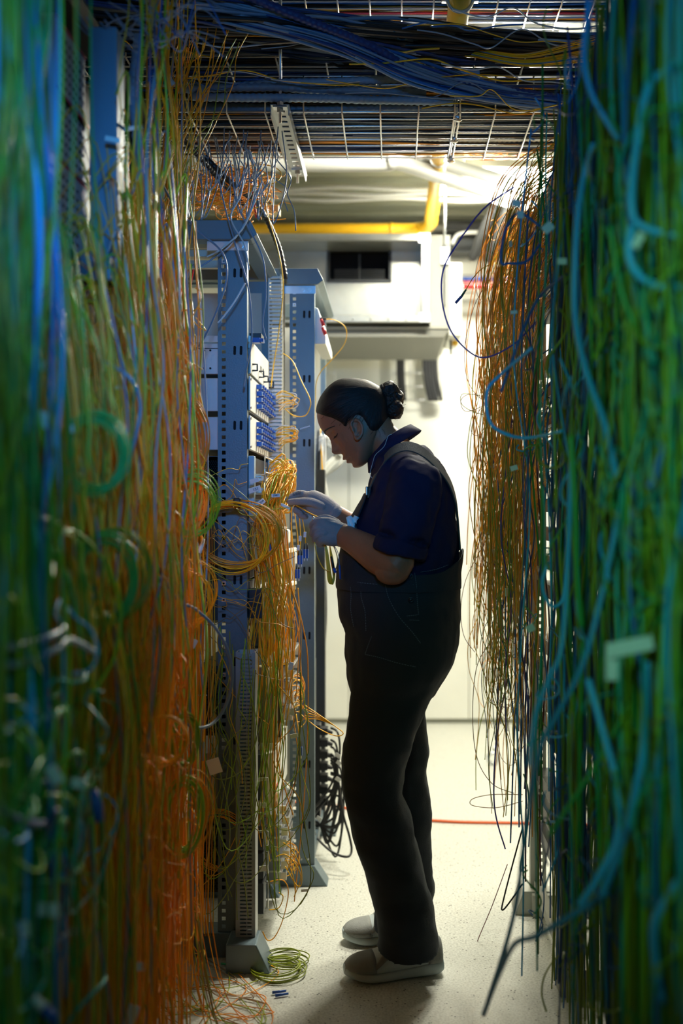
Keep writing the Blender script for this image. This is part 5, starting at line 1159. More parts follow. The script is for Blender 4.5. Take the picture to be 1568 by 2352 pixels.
for i, (x, y, w_, h_, a, Y, tl) in enumerate([(105, 966, .028, .020, .55, 1.45, 0), (92, 838, .016, .014, .2, 1.45, 0), (160, 985, .012, .012, 0, 1.6, 0), (15, 1270, .014, .016, .3, 1.3, 0), (112, 1068, .008, .014, .2, 1.5, 0), (300, 295, .050, .009, -.15, 2.1, 0),
                                          (332, 1347, .026, .012, -.15, 2.1, 0), (68, 1620, .018, .016, 0, 1.35, 0), (90, 1652, .018, .012, -.6, 1.35, 0), (125, 1780, .016, .026, -.5, 1.35, 0), (180, 1800, .020, .014, .2, 1.45, 0), (230, 1720, .012, .012, .2, 1.6, 0), (37, 2135, .034, .020, -.05, 1.3, 0), (110, 2090, .030, .018, .1, 1.35, 0),
                                          (325, 1335, .020, .010, 0, 2.1, 0), (438, 1475, .030, .022, .5, 2.45, .4), (492, 1760, .034, .040, -.3, 2.6, 0), (258, 320, .03, .01, .2, 2.0, 0), (320, 2220, .022, .016, 0, 1.9, 0), (170, 2140, .016, .014, 0, 1.6, 0), (300, 2340, .02, .05, .3, 1.8, 0), (275, 890, .020, .007, 0, 1.9, 0), (398, 965, .018, .012, -.3, 2.4, 0)]):
    pos = ['uppermost left', 'upper left', 'small upper', 'left-edge', 'tiny middle', 'long pale', 'slim tilted', 'lower left square', 'lower left tilted', 'lower left curved', 'lower middle', 'small middle', 'large bottom-left', 'bottom middle', 'slim level', 'large cream', 'broad rounded', 'faint upper', 'bottom right', 'small bottom', 'bottom-edge', 'grey upper', 'small cream'][i]
    tagcard(P(x, y, Y-.02), w_, h_, a, pos+' cable tag on the left cable curtain', None, tl)
t = thing('fibre_connector', P(223, 1880, 1.45), 'deep blue plug hanging in the lower left tangle', 'connector')
MB().tube([P(215, 1815, 1.45), P(222, 1850, 1.45), P(228, 1885, 1.45)], [.006, .0085, .0075], 8).build('body', BLUEP, t, True)
t = thing('fibre_connector', P(120, 2340, 1.3), 'blue plug with pale boot at the bottom left corner', 'connector')
MB().tube([P(75, 2290, 1.3), P(100, 2315, 1.3)], [.005, .007], 8).build('boot', TAGW, t, True); MB().tube([P(100, 2315, 1.3), P(128, 2345, 1.3)], [.0075, .007], 8).build('body', BLUEP, t, True)
# conduits at the upper left
for i, (pts, r, mm, lab) in enumerate([([(385, 330, 2.72), (395, 365, 2.72), (415, 400, 2.72), (424, 440, 2.74), (424, 500, 2.76)], .014, CGR, 'grey corrugated conduit curving down beside the top of the first rack'),
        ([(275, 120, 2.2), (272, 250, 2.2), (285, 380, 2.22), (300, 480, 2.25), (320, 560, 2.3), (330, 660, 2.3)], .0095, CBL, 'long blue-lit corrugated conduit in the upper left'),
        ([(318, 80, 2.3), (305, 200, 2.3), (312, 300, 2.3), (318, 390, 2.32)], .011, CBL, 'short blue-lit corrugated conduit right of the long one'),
        ([(470, 360, 2.95), (520, 410, 3.0), (575, 455, 3.1), (610, 500, 3.2), (640, 570, 3.25), (655, 640, 3.3)], .0095, CBK, 'black corrugated conduit curving over the roof edge of the first rack'),
        ([(385, 290, 2.75), (430, 330, 2.8), (470, 375, 2.9), (520, 430, 3.0), (560, 470, 3.05)], .008, CBK, 'thin dark conduit sloping down from the tray at the left')]):
    conduit([P(*q) for q in pts], r, mm, lab)
SP([(348, 0, 2.3), (355, 60, 2.3), (368, 120, 2.32), (385, 175, 2.35), (398, 195, 2.36)], .007, 'grey', 'shiny grey tube slanting down at the upper left', 'conduit_tube')
for i in range(16):
    x = rg.uniform(170, 330); y = rg.uniform(-10, 60)
    cable([P(x, y, 2.0), P(x+40, y+40+rg.uniform(-20, 20), 2.05), P(x+90, y+50+rg.uniform(-30, 30), 2.1), P(x+130, y+rg.uniform(-30, 40), 2.15), P(x+190, y+rg.uniform(-30, 90), 2.2)], .0016, rg.choice(['grey_blue', 'blue', 'grey_blue']), 'thin blue-lit cable sagging across the top left corner', 'cables across the top left corner')
for i in range(34):
    x = rg.uniform(330, 480); y = rg.uniform(-20, 120)
    p = wander(P(x+rg.uniform(30, 130), y, 2.7), P(rg.uniform(330, 400), rg.uniform(400, 620), 2.62), 6, .035, rg)
    cable(p, .0013, rg.choice(['amber', 'yellow', 'olive', 'amber']), 'thin yellow cable fanning down from the trays above the left bunch', 'yellow cables fanning down at the upper left')

# ---------------------------------------------------------------- cables on the first rack
for i in range(34):                                   # blue-grey strands hanging from the tray in front of the roof
    x0 = rg.uniform(430, 640); x1 = x0+rg.uniform(-70, 70); y0 = rg.uniform(290, 350); yb = rg.uniform(400, 520)
    Y = rg.uniform(2.78, 2.95)
    if i % 3: p = [P(x0, y0, Y+.1), P(x0-8, (y0+yb)/2, Y), P((x0+x1)/2-15, yb, Y-.02), P(x1+10, (y0+yb)/2+10, Y), P(x1, y0+10, Y+.1)]
    else: p = wander(P(x0, y0, Y+.05), P(x0+rg.uniform(-60, 60), yb+30, Y), 5, .03, rg)
    cable(p, .0018, rg.choice(['grey_blue', 'grey_blue', 'grey']), 'thin blue-grey cable drooping from the tray over the first rack roof', 'blue-grey cables drooping over the first rack', 'network_cable')
for i, pts in enumerate([[(590, 400), (580, 470), (545, 540), (505, 580), (480, 600), (455, 615)], [(500, 400), (515, 470), (540, 560), (565, 640), (575, 700), (578, 780), (565, 850), (560, 890)],
                         [(530, 380), (545, 470), (580, 540), (605, 600), (610, 680), (603, 740), (611, 780)], [(600, 420), (560, 520), (510, 570), (475, 590)], [(563, 650), (540, 690), (515, 725), (500, 742)], [(560, 400), (552, 450), (530, 500), (560, 560), (572, 620)]]):
    cable([P(a, b, 2.80-.01*i) for a, b in pts], .0024, ['grey_blue', 'grey_blue', 'grey_blue', 'white', 'white', 'grey'][i], ['grey cable crossing the first rack top to lower left', 'long grey cable down the right edge of the first post', 'grey cable running down inside the first rack to the blue plug', 'pale cable crossing the first rack top', 'short pale cable slanting across the first post', 'grey cable bending over the first rack roof edge'][i], None, 'network_cable', 8, 6)
ps = []; 
for i in range(190):
    x = rg.uniform(435, 600); y = rg.uniform(385, 480)
    p = wander(P(x, y, 3.1+rg.random()*.3), P(x+rg.uniform(-90, 90), y+rg.uniform(-30, 60), 3.1+rg.random()*.3), 4, .04, rg); ps.append((p, .0015))
stuff(ps, 'amber', 'heap of amber fibre cables lying above the first rack roof', 'cables', 'cable_heap')
for i in range(22):
    x = rg.uniform(430, 600); c = P(x, rg.uniform(400, 460), 3.0); a0 = rg.uniform(0, 6)
    cable([c+Vector((cos(a0+j*.8)*.07, sin(a0+j*.8)*.05, sin(a0+j*.8)*.05)) for j in range(7)], .0015, rg.choice(['amber', 'yellow', 'orange']), 'amber fibre cable looped on the heap above the first rack', 'looped cables above the first rack')
for i, (c, pts) in enumerate([('red', [(575, 400, 3.05), (582, 450, 3.1), (588, 500, 3.15)]), ('blue', [(585, 400, 3.05), (592, 460, 3.1), (592, 500, 3.15)]), ('yellow', [(615, 400, 3.0), (612, 480, 3.1), (640, 580, 3.15), (650, 660, 3.2), (640, 760, 3.22), (628, 840, 3.22), (622, 890, 3.2)]),
                          ('red', [(432, 620, 3.2), (425, 680, 3.2), (428, 770, 3.2)]), ('blue', [(440, 615, 3.2), (425, 660, 3.2), (420, 760, 3.2)]), ('red', [(445, 610, 3.25), (434, 680, 3.25), (432, 765, 3.25)]), ('blue', [(436, 618, 3.3), (418, 690, 3.3), (416, 760, 3.3)])]):
    cable([P(*q) for q in pts], .0035 if c != 'yellow' else .0017, c, ['red cable rising behind the first roof edge', 'blue cable rising behind the first roof edge', 'long yellow cable hanging down in front of the finger duct', 'first of the red cables inside the first rack', 'first of the blue cables inside the first rack', 'second of the red cables inside the first rack', 'second of the blue cables inside the first rack'][i], None, 'power_cable' if c != 'yellow' else 'patch_cable', 6, 6)
for i in range(24):                                   # amber bundle down the left of the first rack
    x = rg.uniform(409, 425); c = rg.choice(['amber', 'yellow', 'amber', 'orange']); e = rg.uniform(-8, 35)
    cable([P(x, 610, 2.84), P(x+2, 760, 2.84), P(x+5, 860, 2.84), P(x+22+e*.4, 980, 2.84), P(x+30+e, 1150, 2.83), P(x+34+e, 1400, 2.82), P(x+30+e*1.2, 1700, 2.8), P(x+20+e*1.3, 2150, 2.8)], .0016, c, 'amber fibre cable running straight down the left of the first rack', 'amber cables down the left of the first rack', k=4)
SP2 = lambda pts, col, lab, r=.0016, g=None: cable([P(*q) for q in pts], r, col, lab, g, 'patch_cable', 7, 6)
# main yellow bunch
for i in range(90):
    yy = rg.uniform(2.95, 3.3); z = Z_(rg.uniform(1060, 1180), 2.95); s = Vector((XA1+.05, yy, z)); o = rg.uniform(640, 678)
    Y = rg.uniform(2.84, 3.0); gx = rg.uniform(585, 670); ex = gx+rg.uniform(-25, 30)
    p = [s, s+Vector((.04, -.02, rg.uniform(.0, .03))), P(o, rg.uniform(1065, 1110), yy-.03), P(rg.uniform(600, 660), rg.uniform(1110, 1170), Y+.02), P(gx-12, rg.uniform(1190, 1260), Y), P(gx, 1330, Y), P(ex, 1430, Y), P(ex+rg.uniform(-15, 15), rg.uniform(1480, 1620), Y+.01)]
    if i % 3 == 0: p += [P(ex+rg.uniform(-30, 10), rg.uniform(1680, 1800), Y), P(ex+rg.uniform(-30, 20), rg.uniform(1850, 2080), Y)]
    cable(p, .00165, rg.choice(['yellow', 'yellow', 'amber', 'yellow', 'lime'] if i % 4 else ['amber']), 'yellow fibre cable falling from the bright bunch on the shelf of the first rack', 'yellow cables of the bright bunch', k=6, keep=i < 44)
for i in range(30):                                   # tight arcs at the ports
    c = P(rg.uniform(625, 662), rg.uniform(1072, 1160), rg.uniform(2.95, 3.1)); R = rg.uniform(.018, .035); a0 = rg.uniform(0, 6.28); tl = rg.uniform(-.5, .5)
    cable([c+Vector((cos(a0+j*.7)*R, sin(a0+j*.7)*R*tl, sin(a0+j*.7)*R*.9)) for j in range(rg.randint(5, 8))], .0016, rg.choice(['yellow', 'yellow', 'amber', 'white']), 'small bright arc of yellow cable at the ports of the shelf', 'bright arcs at the shelf ports')
coil(P(545, 1228, 2.775), .118, (0, 1, .1), 9, .0016, 'amber', 'large amber coil hung on the first rack post by a black strap', .72, .009, seedv=31, n=6)
coil(P(530, 1238, 2.765), .100, (.1, 1, .1), 4, .0016, 'yellow', 'yellow loose coil hanging with the large amber coil', .95, .016, seedv=32, n=6)
t = thing('hook_and_loop_strap', P(546, 1150, 2.76), 'black strap tying the large coil to the first rack post', 'strap')
MB().box(X_(536, 2.76), X_(553, 2.76), 2.752, 2.79, Z_(1158, 2.76), Z_(1143, 2.76)).build('wrap', DARK, t, bevel=.004); MB().box(X_(547, 2.76), X_(553, 2.76), 2.753, 2.76, Z_(1167, 2.76), Z_(1156, 2.76)).build('loose_end', DARK, t, bevel=.002)
for i in range(26):                                   # fine strands wandering over the posts
    y0 = rg.uniform(1050, 1500); x0 = rg.uniform(430, 480)
    p = wander(P(x0, y0, 2.76), P(rg.uniform(560, 680), y0+rg.uniform(-60, 200), 2.82), 6, .05, rg, (.6, .3, 1))
    cable(p, .0010, rg.choice(['amber', 'yellow', 'brown', 'olive']), 'fine strand wandering across the first rack post', 'fine strands over the first post')
for i in range(34):
    x0 = rg.uniform(440, 640); y0 = rg.uniform(1430, 1560); x1 = x0+rg.uniform(-60, 60); y1 = rg.uniform(1750, 2120); Y = rg.uniform(2.68, 2.8)
    if i % 2: p = wander(P(x0, y0, Y), P(x1, y1, Y), 7, .05, rg, (1, .3, .4))
    else:
        xm = (x0+x1)/2+rg.uniform(-30, 30); p = [P(x0, y0, Y), P(x0-10, y0*.5+y1*.5, Y), P(xm, y1, Y-.02), P(xm+80, y1-rg.uniform(20, 90), Y), P(min(690, xm+130), y1-rg.uniform(150, 300), Y+.05), P(min(690, xm+110), y0+30, Y+.06)]
    cable(p, .0013, rg.choice(['olive', 'olive', 'yellow', 'lime']), 'thin greenish cable looping over the slotted duct low on the first rack', 'greenish cables over the slotted duct')
# patch panel leads
for q, (pyc) in enumerate((918, 990)):
    for i in range(9):
        a = pyc+rg.uniform(-14, 14); e = rg.uniform(672, 686)
        SP2([(634, a, 3.22), (650, a-6+rg.uniform(-4, 4), 3.2), (e, a+rg.uniform(-8, 6), 3.18), (e-4, a+12, 3.2), (655, a+16, 3.24), (640, a+20+rg.uniform(0, 14), 3.26)], rg.choice(['yellow', 'yellow', 'white']), 'short yellow lead arcing out of the %s patch panel' % ('upper', 'lower')[q], .0015, '%s patch panel leads' % ('upper', 'lower')[q])
SP2([(650, 812, 3.22), (672, 830, 3.2), (692, 875, 3.18), (711, 915, 3.16), (712, 935, 3.16), (700, 955, 3.17), (675, 955, 3.2), (655, 940, 3.22)], 'yellow', 'yellow cable in a long arc across the second rack post')
SP2([(748, 733, 3.42), (768, 735, 3.42), (790, 748, 3.42), (796, 768, 3.42), (788, 795, 3.42), (760, 828, 3.42), (738, 852, 3.42), (726, 880, 3.42), (724, 930, 3.42), (722, 1000, 3.42)], 'yellow', 'yellow cable arcing out right of the second rack to the coaxial plug')
for i in range(5): SP2([(700, 1620+i*8, 3.0), (730, 1640+i*3, 2.98), (765, 1665, 2.96), (788, 1684, 2.95), (770, 1690, 2.95), (730, 1672, 2.98), (690, 1640+i*5, 3.0)][:7 if i < 1 else 3], 'yellow', 'yellow loop reaching right toward the knees' if i == 0 else 'short yellow strand beside the lower modules', .0014, None if i == 0 else 'short strands by the lower modules')
def lc(px, py, Y, lab, tail):
    t = thing('fibre_connector', P(px, py+28, Y), lab, 'connector')
    for k in (-1, 1):
        x = px+k*3.2
        MB().tube([P(x, py-14, Y), P(x, py, Y)], [.0014, .0026], 6).build('boot', DARK, t, True)
        m = MB(); a = P(x, py+10, Y); m.box(a.x-.0034, a.x+.0034, a.y-.004, a.y+.004, a.z-.013, a.z+.013); m.build('plug', BLUEP, t, bevel=.0008)
        MB().cyl(P(x, py+20, Y), P(x, py+27, Y), .0018, 6).build('ferrule', TAGW, t, True)
    cable([P(*q) for q in tail]+[P(px, py-14, Y)], .0016, 'yellow', lab.replace('pair of blue plugs', 'yellow cable above the pair of blue plugs'), None, 'patch_cable', 6, 6)
lc(683, 1308, 2.93, 'pair of blue plugs hanging lowest, left of the three pairs', [(672, 1140, 2.96), (678, 1190, 2.94), (684, 1240, 2.93)])
lc(689, 1276, 2.92, 'pair of blue plugs hanging in the middle of the three pairs', [(676, 1140, 2.95), (686, 1180, 2.93), (690, 1230, 2.92)])
lc(702, 1262, 2.91, 'pair of blue plugs hanging highest, right of the three pairs', [(686, 1142, 2.94), (692, 1180, 2.92), (700, 1225, 2.91)])
for (x, y) in ((700, 1228), (689, 1237), (685, 1258)): tagcard(P(x, y, 2.905), .008, .016, .05, {700: 'white sleeve tag above the highest pair of blue plugs', 689: 'white sleeve tag above the middle pair of blue plugs', 685: 'white sleeve tag above the lowest pair of blue plugs'}[x])
lc(688, 1715, 3.0, 'pair of blue plugs dangling beside the fourth splice module', [(680, 1640, 3.02), (684, 1670, 3.0)])
lc(625, 1250, 2.9, 'pair of blue plugs in the yellow bunch', [(612, 1180, 2.95), (622, 1210, 2.92)])
for i, pts in enumerate([[(670, 1140), (668, 1260), (665, 1400), (655, 1470)], [(684, 1350), (688, 1420), (680, 1470), (668, 1530)], [(640, 1240), (652, 1280), (655, 1330), (640, 1350)], [(635, 1275), (660, 1282), (672, 1310), (668, 1335), (645, 1342)], [(668, 1200), (672, 1250), (676, 1330), (672, 1420)]]):
    SP2([(a, b, 2.95) for a, b in pts], 'yellow', ['long yellow cable hanging in front of the framed module', 'yellow cable below the lowest pair of blue plugs', 'yellow loop inside the framed module', 'yellow loop over the right side of the framed module', 'straight yellow cable right of the framed module'][i], .0017)
# loops by the lower modules
for i in range(26):
    up = i < 15; c = P(rg.uniform(672, 688) if up else rg.uniform(655, 676), rg.uniform(1560, 1650) if up else rg.uniform(1950, 2010), rg.uniform(2.98, 3.12)); R = rg.uniform(.016, .036)
    a0 = rg.uniform(-2, 0)
    cable([c+Vector((cos(a0+j*.7)*R*.7, .3*R*sin(j), sin(a0+j*.7)*R)) for j in range(6)], .0014, rg.choice(['yellow', 'amber']), 'small yellow loop sticking out of the %s splice modules' % ('upper' if up else 'lower'), 'yellow loops by the %s modules' % ('upper' if up else 'lower'))
for i, pts in enumerate([[(650, 1868), (662, 1900), (668, 1960), (660, 2000)], [(650, 1935), (668, 1950), (690, 1990), (692, 2030), (680, 2032), (655, 1990)], [(632, 1968), (660, 1965), (690, 2010), (675, 2060)], [(620, 2025), (650, 2022), (662, 2050), (650, 2110), (632, 2150), (615, 2160), (603, 2140)], [(640, 2050), (650, 2060), (640, 2085), (618, 2090)], [(655, 1970), (672, 2010), (678, 2050)]]):
    SP2([(a, b, 2.9) for a, b in pts], 'amber' if i == 3 else 'yellow', 'yellow cable looping out low on the first rack, '+['beside the lowest modules', 'reaching furthest right', 'ending near the clear tag', 'dropping nearly to the floor', 'short one above the floor', 'straight one by the clear plug'][i], .0016)
for (x, y, w_, h_, a, lab) in ((584, 1104, .026, .012, -.25, 'upper blank white tag at the edge of the first post'), (585, 1124, .034, .014, -.3, 'white tag printed 131 at the edge of the first post'), (633, 1138, .024, .010, -.05, 'white printed tag in the yellow bunch'), (601, 1153, .018, .014, -.7, 'tilted white printed tag in the yellow bunch'), (655, 1163, .030, .008, .45, 'pale translucent tag by the reaching glove'),
                           (700, 982, .03, .004, -.3, 'white cable tie end beside the lower patch panel leads'), (675, 1690, .022, .012, -.2, 'clear tag beside the lowest upper splice module'), (668, 1530, .012, .022, .2, 'white tag on the top splice module'), (672, 1635, .014, .020, .4, 'white tag on the fourth splice module'), (702, 1634, .018, .008, .8, 'small white flag tag right of the splice modules'),
                           (640, 2010, .014, .018, 0, 'white tag among the lowest modules'), (700, 2045, .022, .008, -.1, 'clear tag lying near the first rack foot'), (603, 1790, .024, .010, -.1, 'pale tag on the upper dark line card'), (600, 1848, .026, .010, 0, 'pale tag under the white module panel'), (605, 1995, .024, .016, -.1, 'blue-lit tag low on the first rack'), (455, 1597, .050, .005, 0, 'long white tie end sticking out left of the first rack')):
    o = tagcard(P(x, y, 2.80 if x < 640 else 2.86), w_, h_, a, lab)
    if '131' in lab: text('131', .011, Matrix.Translation(P(x+2, y, 2.798)) @ Matrix.Rotation(a, 4, 'Y') @ Matrix.Rotation(pi/2, 4, 'X'), TXT, o)
    if lab.startswith('white printed'): text('2987', .008, Matrix.Translation(P(x, y, 2.798)) @ Matrix.Rotation(a, 4, 'Y') @ Matrix.Rotation(pi/2, 4, 'X'), TXT, o)
    if lab.startswith('tilted'): text('20W', .008, Matrix.Translation(P(x, y, 2.798)) @ Matrix.Rotation(a, 4, 'Y') @ Matrix.Rotation(pi/2, 4, 'X'), TXT, o)
# ---------------------------------------------------------------- second rack cables
for i in range(16):
    k = 1690+rg.uniform(-20, 160); Y = 3.62; e = rg.uniform(765, 790)
    p = [P(760, k, Y+.04), P(e-4, k+12, Y), P(e, k+60, Y), P(e-15, k+120, Y), P(735, min(1895, k+150+rg.uniform(0, 60)), Y), P(716, min(1890, k+140+rg.uniform(0, 50)), Y+.03)]
    cable(p, .0042, 'black', 'black power cable looping down from the plugs beside the second rack', 'black power cables on the power strip', 'power_cable', 6, 6)
cable([P(715, 1885, 3.6), P(725, 1920, 3.55), P(760, 1955, 3.5), P(795, 1968, 3.48), P(807, 1955, 3.5), P(802, 1920, 3.52), P(788, 1870, 3.55), P(778, 1800, 3.6), P(770, 1720, 3.64)], .0042, 'black', 'lowest black power cable swinging out right above the floor', None, 'power_cable', 8, 8)
for i, (a, b) in enumerate([(775, 1735), (778, 1752), (776, 1790), (732, 1880)]): tagcard(P(a, b, 3.52), .02, .014, .6, 'small white tag on the black power cables, '+['top one', 'second one', 'third one', 'lowest one'][i])
for i in range(22):
    x = rg.uniform(726, 745); c = rg.choice(['grey', 'white', 'black', 'yellow', 'grey', 'white'])
    p = wander(P(x+rg.uniform(-3, 6), 1010+rg.uniform(-30, 60), 3.95), P(x, rg.uniform(1450, 1700), 3.9), 7, .018, rg, (1, .4, .3))
    cable(p, .0034 if c in ('grey', 'black') else .0024, c, nearc(c)+' cable running down behind the second rack post' if c != 'black' else 'black cable running down behind the second rack post', c+' cables behind the second rack', 'network_cable')
for i in range(8):
    o = i*3
    cable([P(722, 1010+o*2, 3.95), P(745, 1000+o, 3.95), P(775, 1000+o*2, 4.0), P(782, 1020+o*1.5, 4.05), P(768, 1045+o, 4.0), P(745, 1075+o, 3.95), P(733+o*.4, 1150, 3.95), P(732+o*.4, 1300, 3.95)], .0032, rg.choice(['white', 'grey', 'grey', 'black']), 'pale network cable bending down beside the face, behind the second post', 'pale cables bending beside the second post', 'network_cable')
for i in range(7):
    SP2([(722, 1085+i*3, 4.1), (755, 1075+i*2, 4.1), (785, 1045+i*3, 4.1), (800, 1030, 4.15)][::-1]+[(728, 1160, 4.05), (728, 1300, 4.0)], 'grey', 'grey cable in the strapped sloping bundle below the chin', .005, 'cables of the sloping bundle')
# cables held in the gloves
for i in range(15):
    e = rg.uniform(-6, 6); f = rg.uniform(0, 10)
    cable([P(724+rg.uniform(-3, 3), 1216, 2.705), P(738, 1234, 2.705), P(748+e*.4, 1256, 2.70), P(753+e*.7, 1290, 2.70), P(758+e, 1325+f, 2.70), P(763+e*.5, 1337+f*.4, 2.702), P(767+e*.5, 1320, 2.705), P(762+e*.6, 1285, 2.708), P(757, 1252, 2.708)], .0015, 'yellow', 'yellow fibre cable folded in the bundle gripped by the near glove', 'folded bundle in the near glove', n=5)
SP2([(661, 1150, 2.892), (690, 1166, 2.86), (710, 1178, 2.80), (735, 1190, 2.74), (745, 1200, 2.715)], 'yellow', 'yellow fibre cable stretched between the two gloves', .0016)
SP2([(725, 1218, 2.70), (722, 1240, 2.69), (728, 1275, 2.69), (742, 1305, 2.69), (758, 1312, 2.69)], 'yellow', 'loose yellow loop hanging left of the held bundle', .0015)
SP2([(764, 1250, 2.705), (772, 1270, 2.70), (775, 1290, 2.70), (770, 1310, 2.70)], 'brown', 'brown cable hanging right of the held bundle', .0013)
t = thing('fibre_connector', P(770, 1316, 2.68), 'black and blue plug hanging in front of the held bundle', 'connector')
MB().tube([P(760, 1278, 2.68), P(766, 1305, 2.68)], [.0026, .0036], 8).build('boot', DARK, t, True); MB().tube([P(766, 1305, 2.68), P(770, 1316, 2.68)], .0042, 8).build('plug', BLUEP, t, True)
t = thing('fibre_connector', P(781, 1330, 2.69), 'slim blue plug hanging right of the held bundle', 'connector')
MB().tube([P(779, 1298, 2.685), P(781, 1330, 2.685)], .0026, 8).build('plug', BLUEP, t, True); cable([P(766, 1252, 2.70), P(776, 1270, 2.69), P(779, 1298, 2.685)], .001, 'grey_blue', 'thin grey lead of the slim blue plug')
t = thing('fibre_connector', P(720, 1190, 2.70), 'small steel clip pinched at the tip of the near glove', 'clip'); MB().tube([P(721, 1198, 2.69), P(718, 1186, 2.69)], [.004, .003], 8).build('body', STEEL, t, True)
# floor coil
def floorloop(px, py): Y = F*H/(py-VY); return Vector((X_(px, Y), Y, .004))
c0 = floorloop(637, 2236)
coil(c0+Vector((0, 0, .010)), .066, (0, 0, 1), 9, .0017, 'olive', 'coil of yellow-green cable lying on the floor by the first rack foot', .9, .012, seedv=51)
coil(floorloop(655, 2215)+Vector((0, 0, .008)), .052, (0, 0, 1), 6, .0016, 'olive', 'smaller coil of yellow-green cable lying behind the floor coil', .8, .012, seedv=52)
for i in range(5):
    cable([floorloop(590+i*4, 2240)+Vector((0, 0, .003)), floorloop(570, 2220+i*4)+Vector((0, 0, .002)), floorloop(545, 2215+i*6), floorloop(528, 2222+i*5)], .0015, 'olive', 'tail of the floor coil running left to the plugs', 'tails of the floor coil')
for i, (px, py, c, a) in enumerate([(535, 2222, 'green', 2.6), (572, 2233, 'blue', .4), (625, 2285, 'blue', .5), (632, 2292, 'blue', .6)]):
    q = floorloop(px, py); t = thing('fibre_connector', q, ['green plug lying left of the floor coil', 'dark blue plug lying beside the floor coil', 'first dark blue plug lying in front of the floor coil', 'second dark blue plug lying in front of the floor coil'][i], 'connector')
    MB().tube([q+Vector((0, 0, .002)), q+Vector((cos(a)*.04, sin(a)*.02, .002))], [.004, .003], 8).build('body', mat('green_connector', (.02, .4, .15), .4) if c == 'green' else BLUEP, t, True)
for i in range(46):                                   # cables trailing on the floor at the lower left
    x = rg.uniform(-.62, -.42); y = rg.uniform(2.0, 2.6); p = [Vector((x-.03, y, .30)), Vector((x, y, .12)), Vector((x+.03, y+.01, .03)), Vector((x+.08+rg.uniform(0, .05), y+.04+rg.uniform(-.1, .1), .006)), Vector((x+.10+rg.uniform(0, .08), y+.10+rg.uniform(-.1, .1), .005)), Vector((x+.03+rg.uniform(-.08, .1), y+.16+rg.uniform(-.1, .1), .005))]
    cable(p, .0014, rg.choice(['amber', 'brown', 'olive', 'orange']), 'thin cable spilling out onto the floor at the lower left', 'cables spilling onto the floor')

# ---------------------------------------------------------------- right curtain
def right_face(y): return .385 if y < 1.8 else .385-.01*(y-1.8)
def curtain_r(N, yr, cols, rr, z0r, z1r, where, grp, amp, xr, n=7, k=5, ns=5, nk=999):
    cs, ws = zip(*cols)
    for i in range(N):
        v0 = 1/yr[1]+(1/yr[0]-1/yr[1])*rg.random(); y = 1/v0; c = rg.choices(cs, ws)[0]
        cable(drop(right_face(y)+rg.uniform(*xr), y, rg.uniform(*z0r), rg.uniform(*z1r), amp, -.22 if yr[1] > 3 else 0, n), rg.uniform(*rr), c, nearc(c)+' '+where, nearc(c)+' '+grp, 'patch_cable', k, ns, keep=i < nk)
curtain_r(140, (1.12, 1.75), [('green', 5), ('lime', 4), ('olive', 9), ('teal', 1)], (.0014, .0025), (2.0, 2.3), (.3, .6), 'cable hanging in the blurred right foreground', 'cables of the right foreground', .05, (-.035, .04), nk=75)
curtain_r(14, (1.12, 1.8), [('aqua', 4), ('blue', 2), ('teal', 2)], (.0028, .0044), (2.0, 2.3), (.3, .6), 'thick cable hanging in the blurred right foreground', 'thick cables of the right foreground', .07, (-.05, .02))  # aqua stands for pale cables tinted by the cyan light
curtain_r(60, (1.75, 2.6), [('blue', 4), ('aqua', 2), ('dark_blue', 2), ('teal', 2), ('olive', 6), ('green', 4)], (.0018, .0030), (1.9, 2.3), (.1, .7), 'cable hanging in the middle of the right curtain', 'cables in the middle of the right curtain', .075, (-.05, .06))
curtain_r(190, (2.7, 3.4), [('amber', 8), ('yellow', 5), ('brown', 1), ('olive', 3), ('maroon', .6)], (.0011, .0016), (1.75, 2.2), (.75, 1.25), 'thin cable at the sharp left edge of the right curtain', 'thin cables at the edge of the right curtain', .06, (-.105, .03), 8, nk=62)
curtain_r(40, (2.7, 3.3), [('amber', 5), ('yellow', 5), ('olive', 5), ('grey_blue', 2)], (.0011, .0016), (1.2, 1.5), (.3, .8), 'thin cable low at the edge of the right curtain', 'thin cables low at the edge of the right curtain', .08, (-.09, .03), 8, nk=16)
curtain_r(20, (2.5, 3.2), [('dark_blue', 3), ('blue', 3), ('grey_blue', 2), ('maroon', 1), ('purple', 1)], (.0018, .0026), (1.4, 2.2), (.2, .9), 'cable trailing low at the edge of the right curtain', 'cables low at the edge of the right curtain', .07, (-.06, .03))
for c, yr, N, x, lab in (('olive', (1.12, 1.9), 200, .44, 'dense mass of thin olive green cables inside the right curtain'), ('green', (1.12, 1.8), 90, .44, 'dense mass of thin green cables inside the right curtain'), ('olive', (1.7, 2.7), 150, .45, 'dense mass of olive cables deep in the middle of the right curtain'), ('dark_blue', (1.6, 2.7), 70, .46, 'dense mass of dark blue cables inside the right curtain'), ('blue', (1.7, 2.6), 50, .44, 'dense mass of blue cables inside the right curtain'), ('amber', (2.9, 3.45), 46, .41, 'mass of thin amber cables at the far end of the right curtain')):
    ps = []
    for i in range(N):
        y = 1/(1/yr[1]+(1/yr[0]-1/yr[1])*rg.random()); ps.append((drop(x+rg.uniform(-.03, .03), y, 2.3 if c != 'amber' else rg.uniform(2.0, 2.3), rg.uniform(0, .4) if c != 'amber' else rg.uniform(.6, 1.3), .045, 0, 6), rg.uniform(.0014, .0024) if c != 'amber' else .0011))
    stuff(ps, c, lab, 'cables', 'cable_mass', 4, 4)
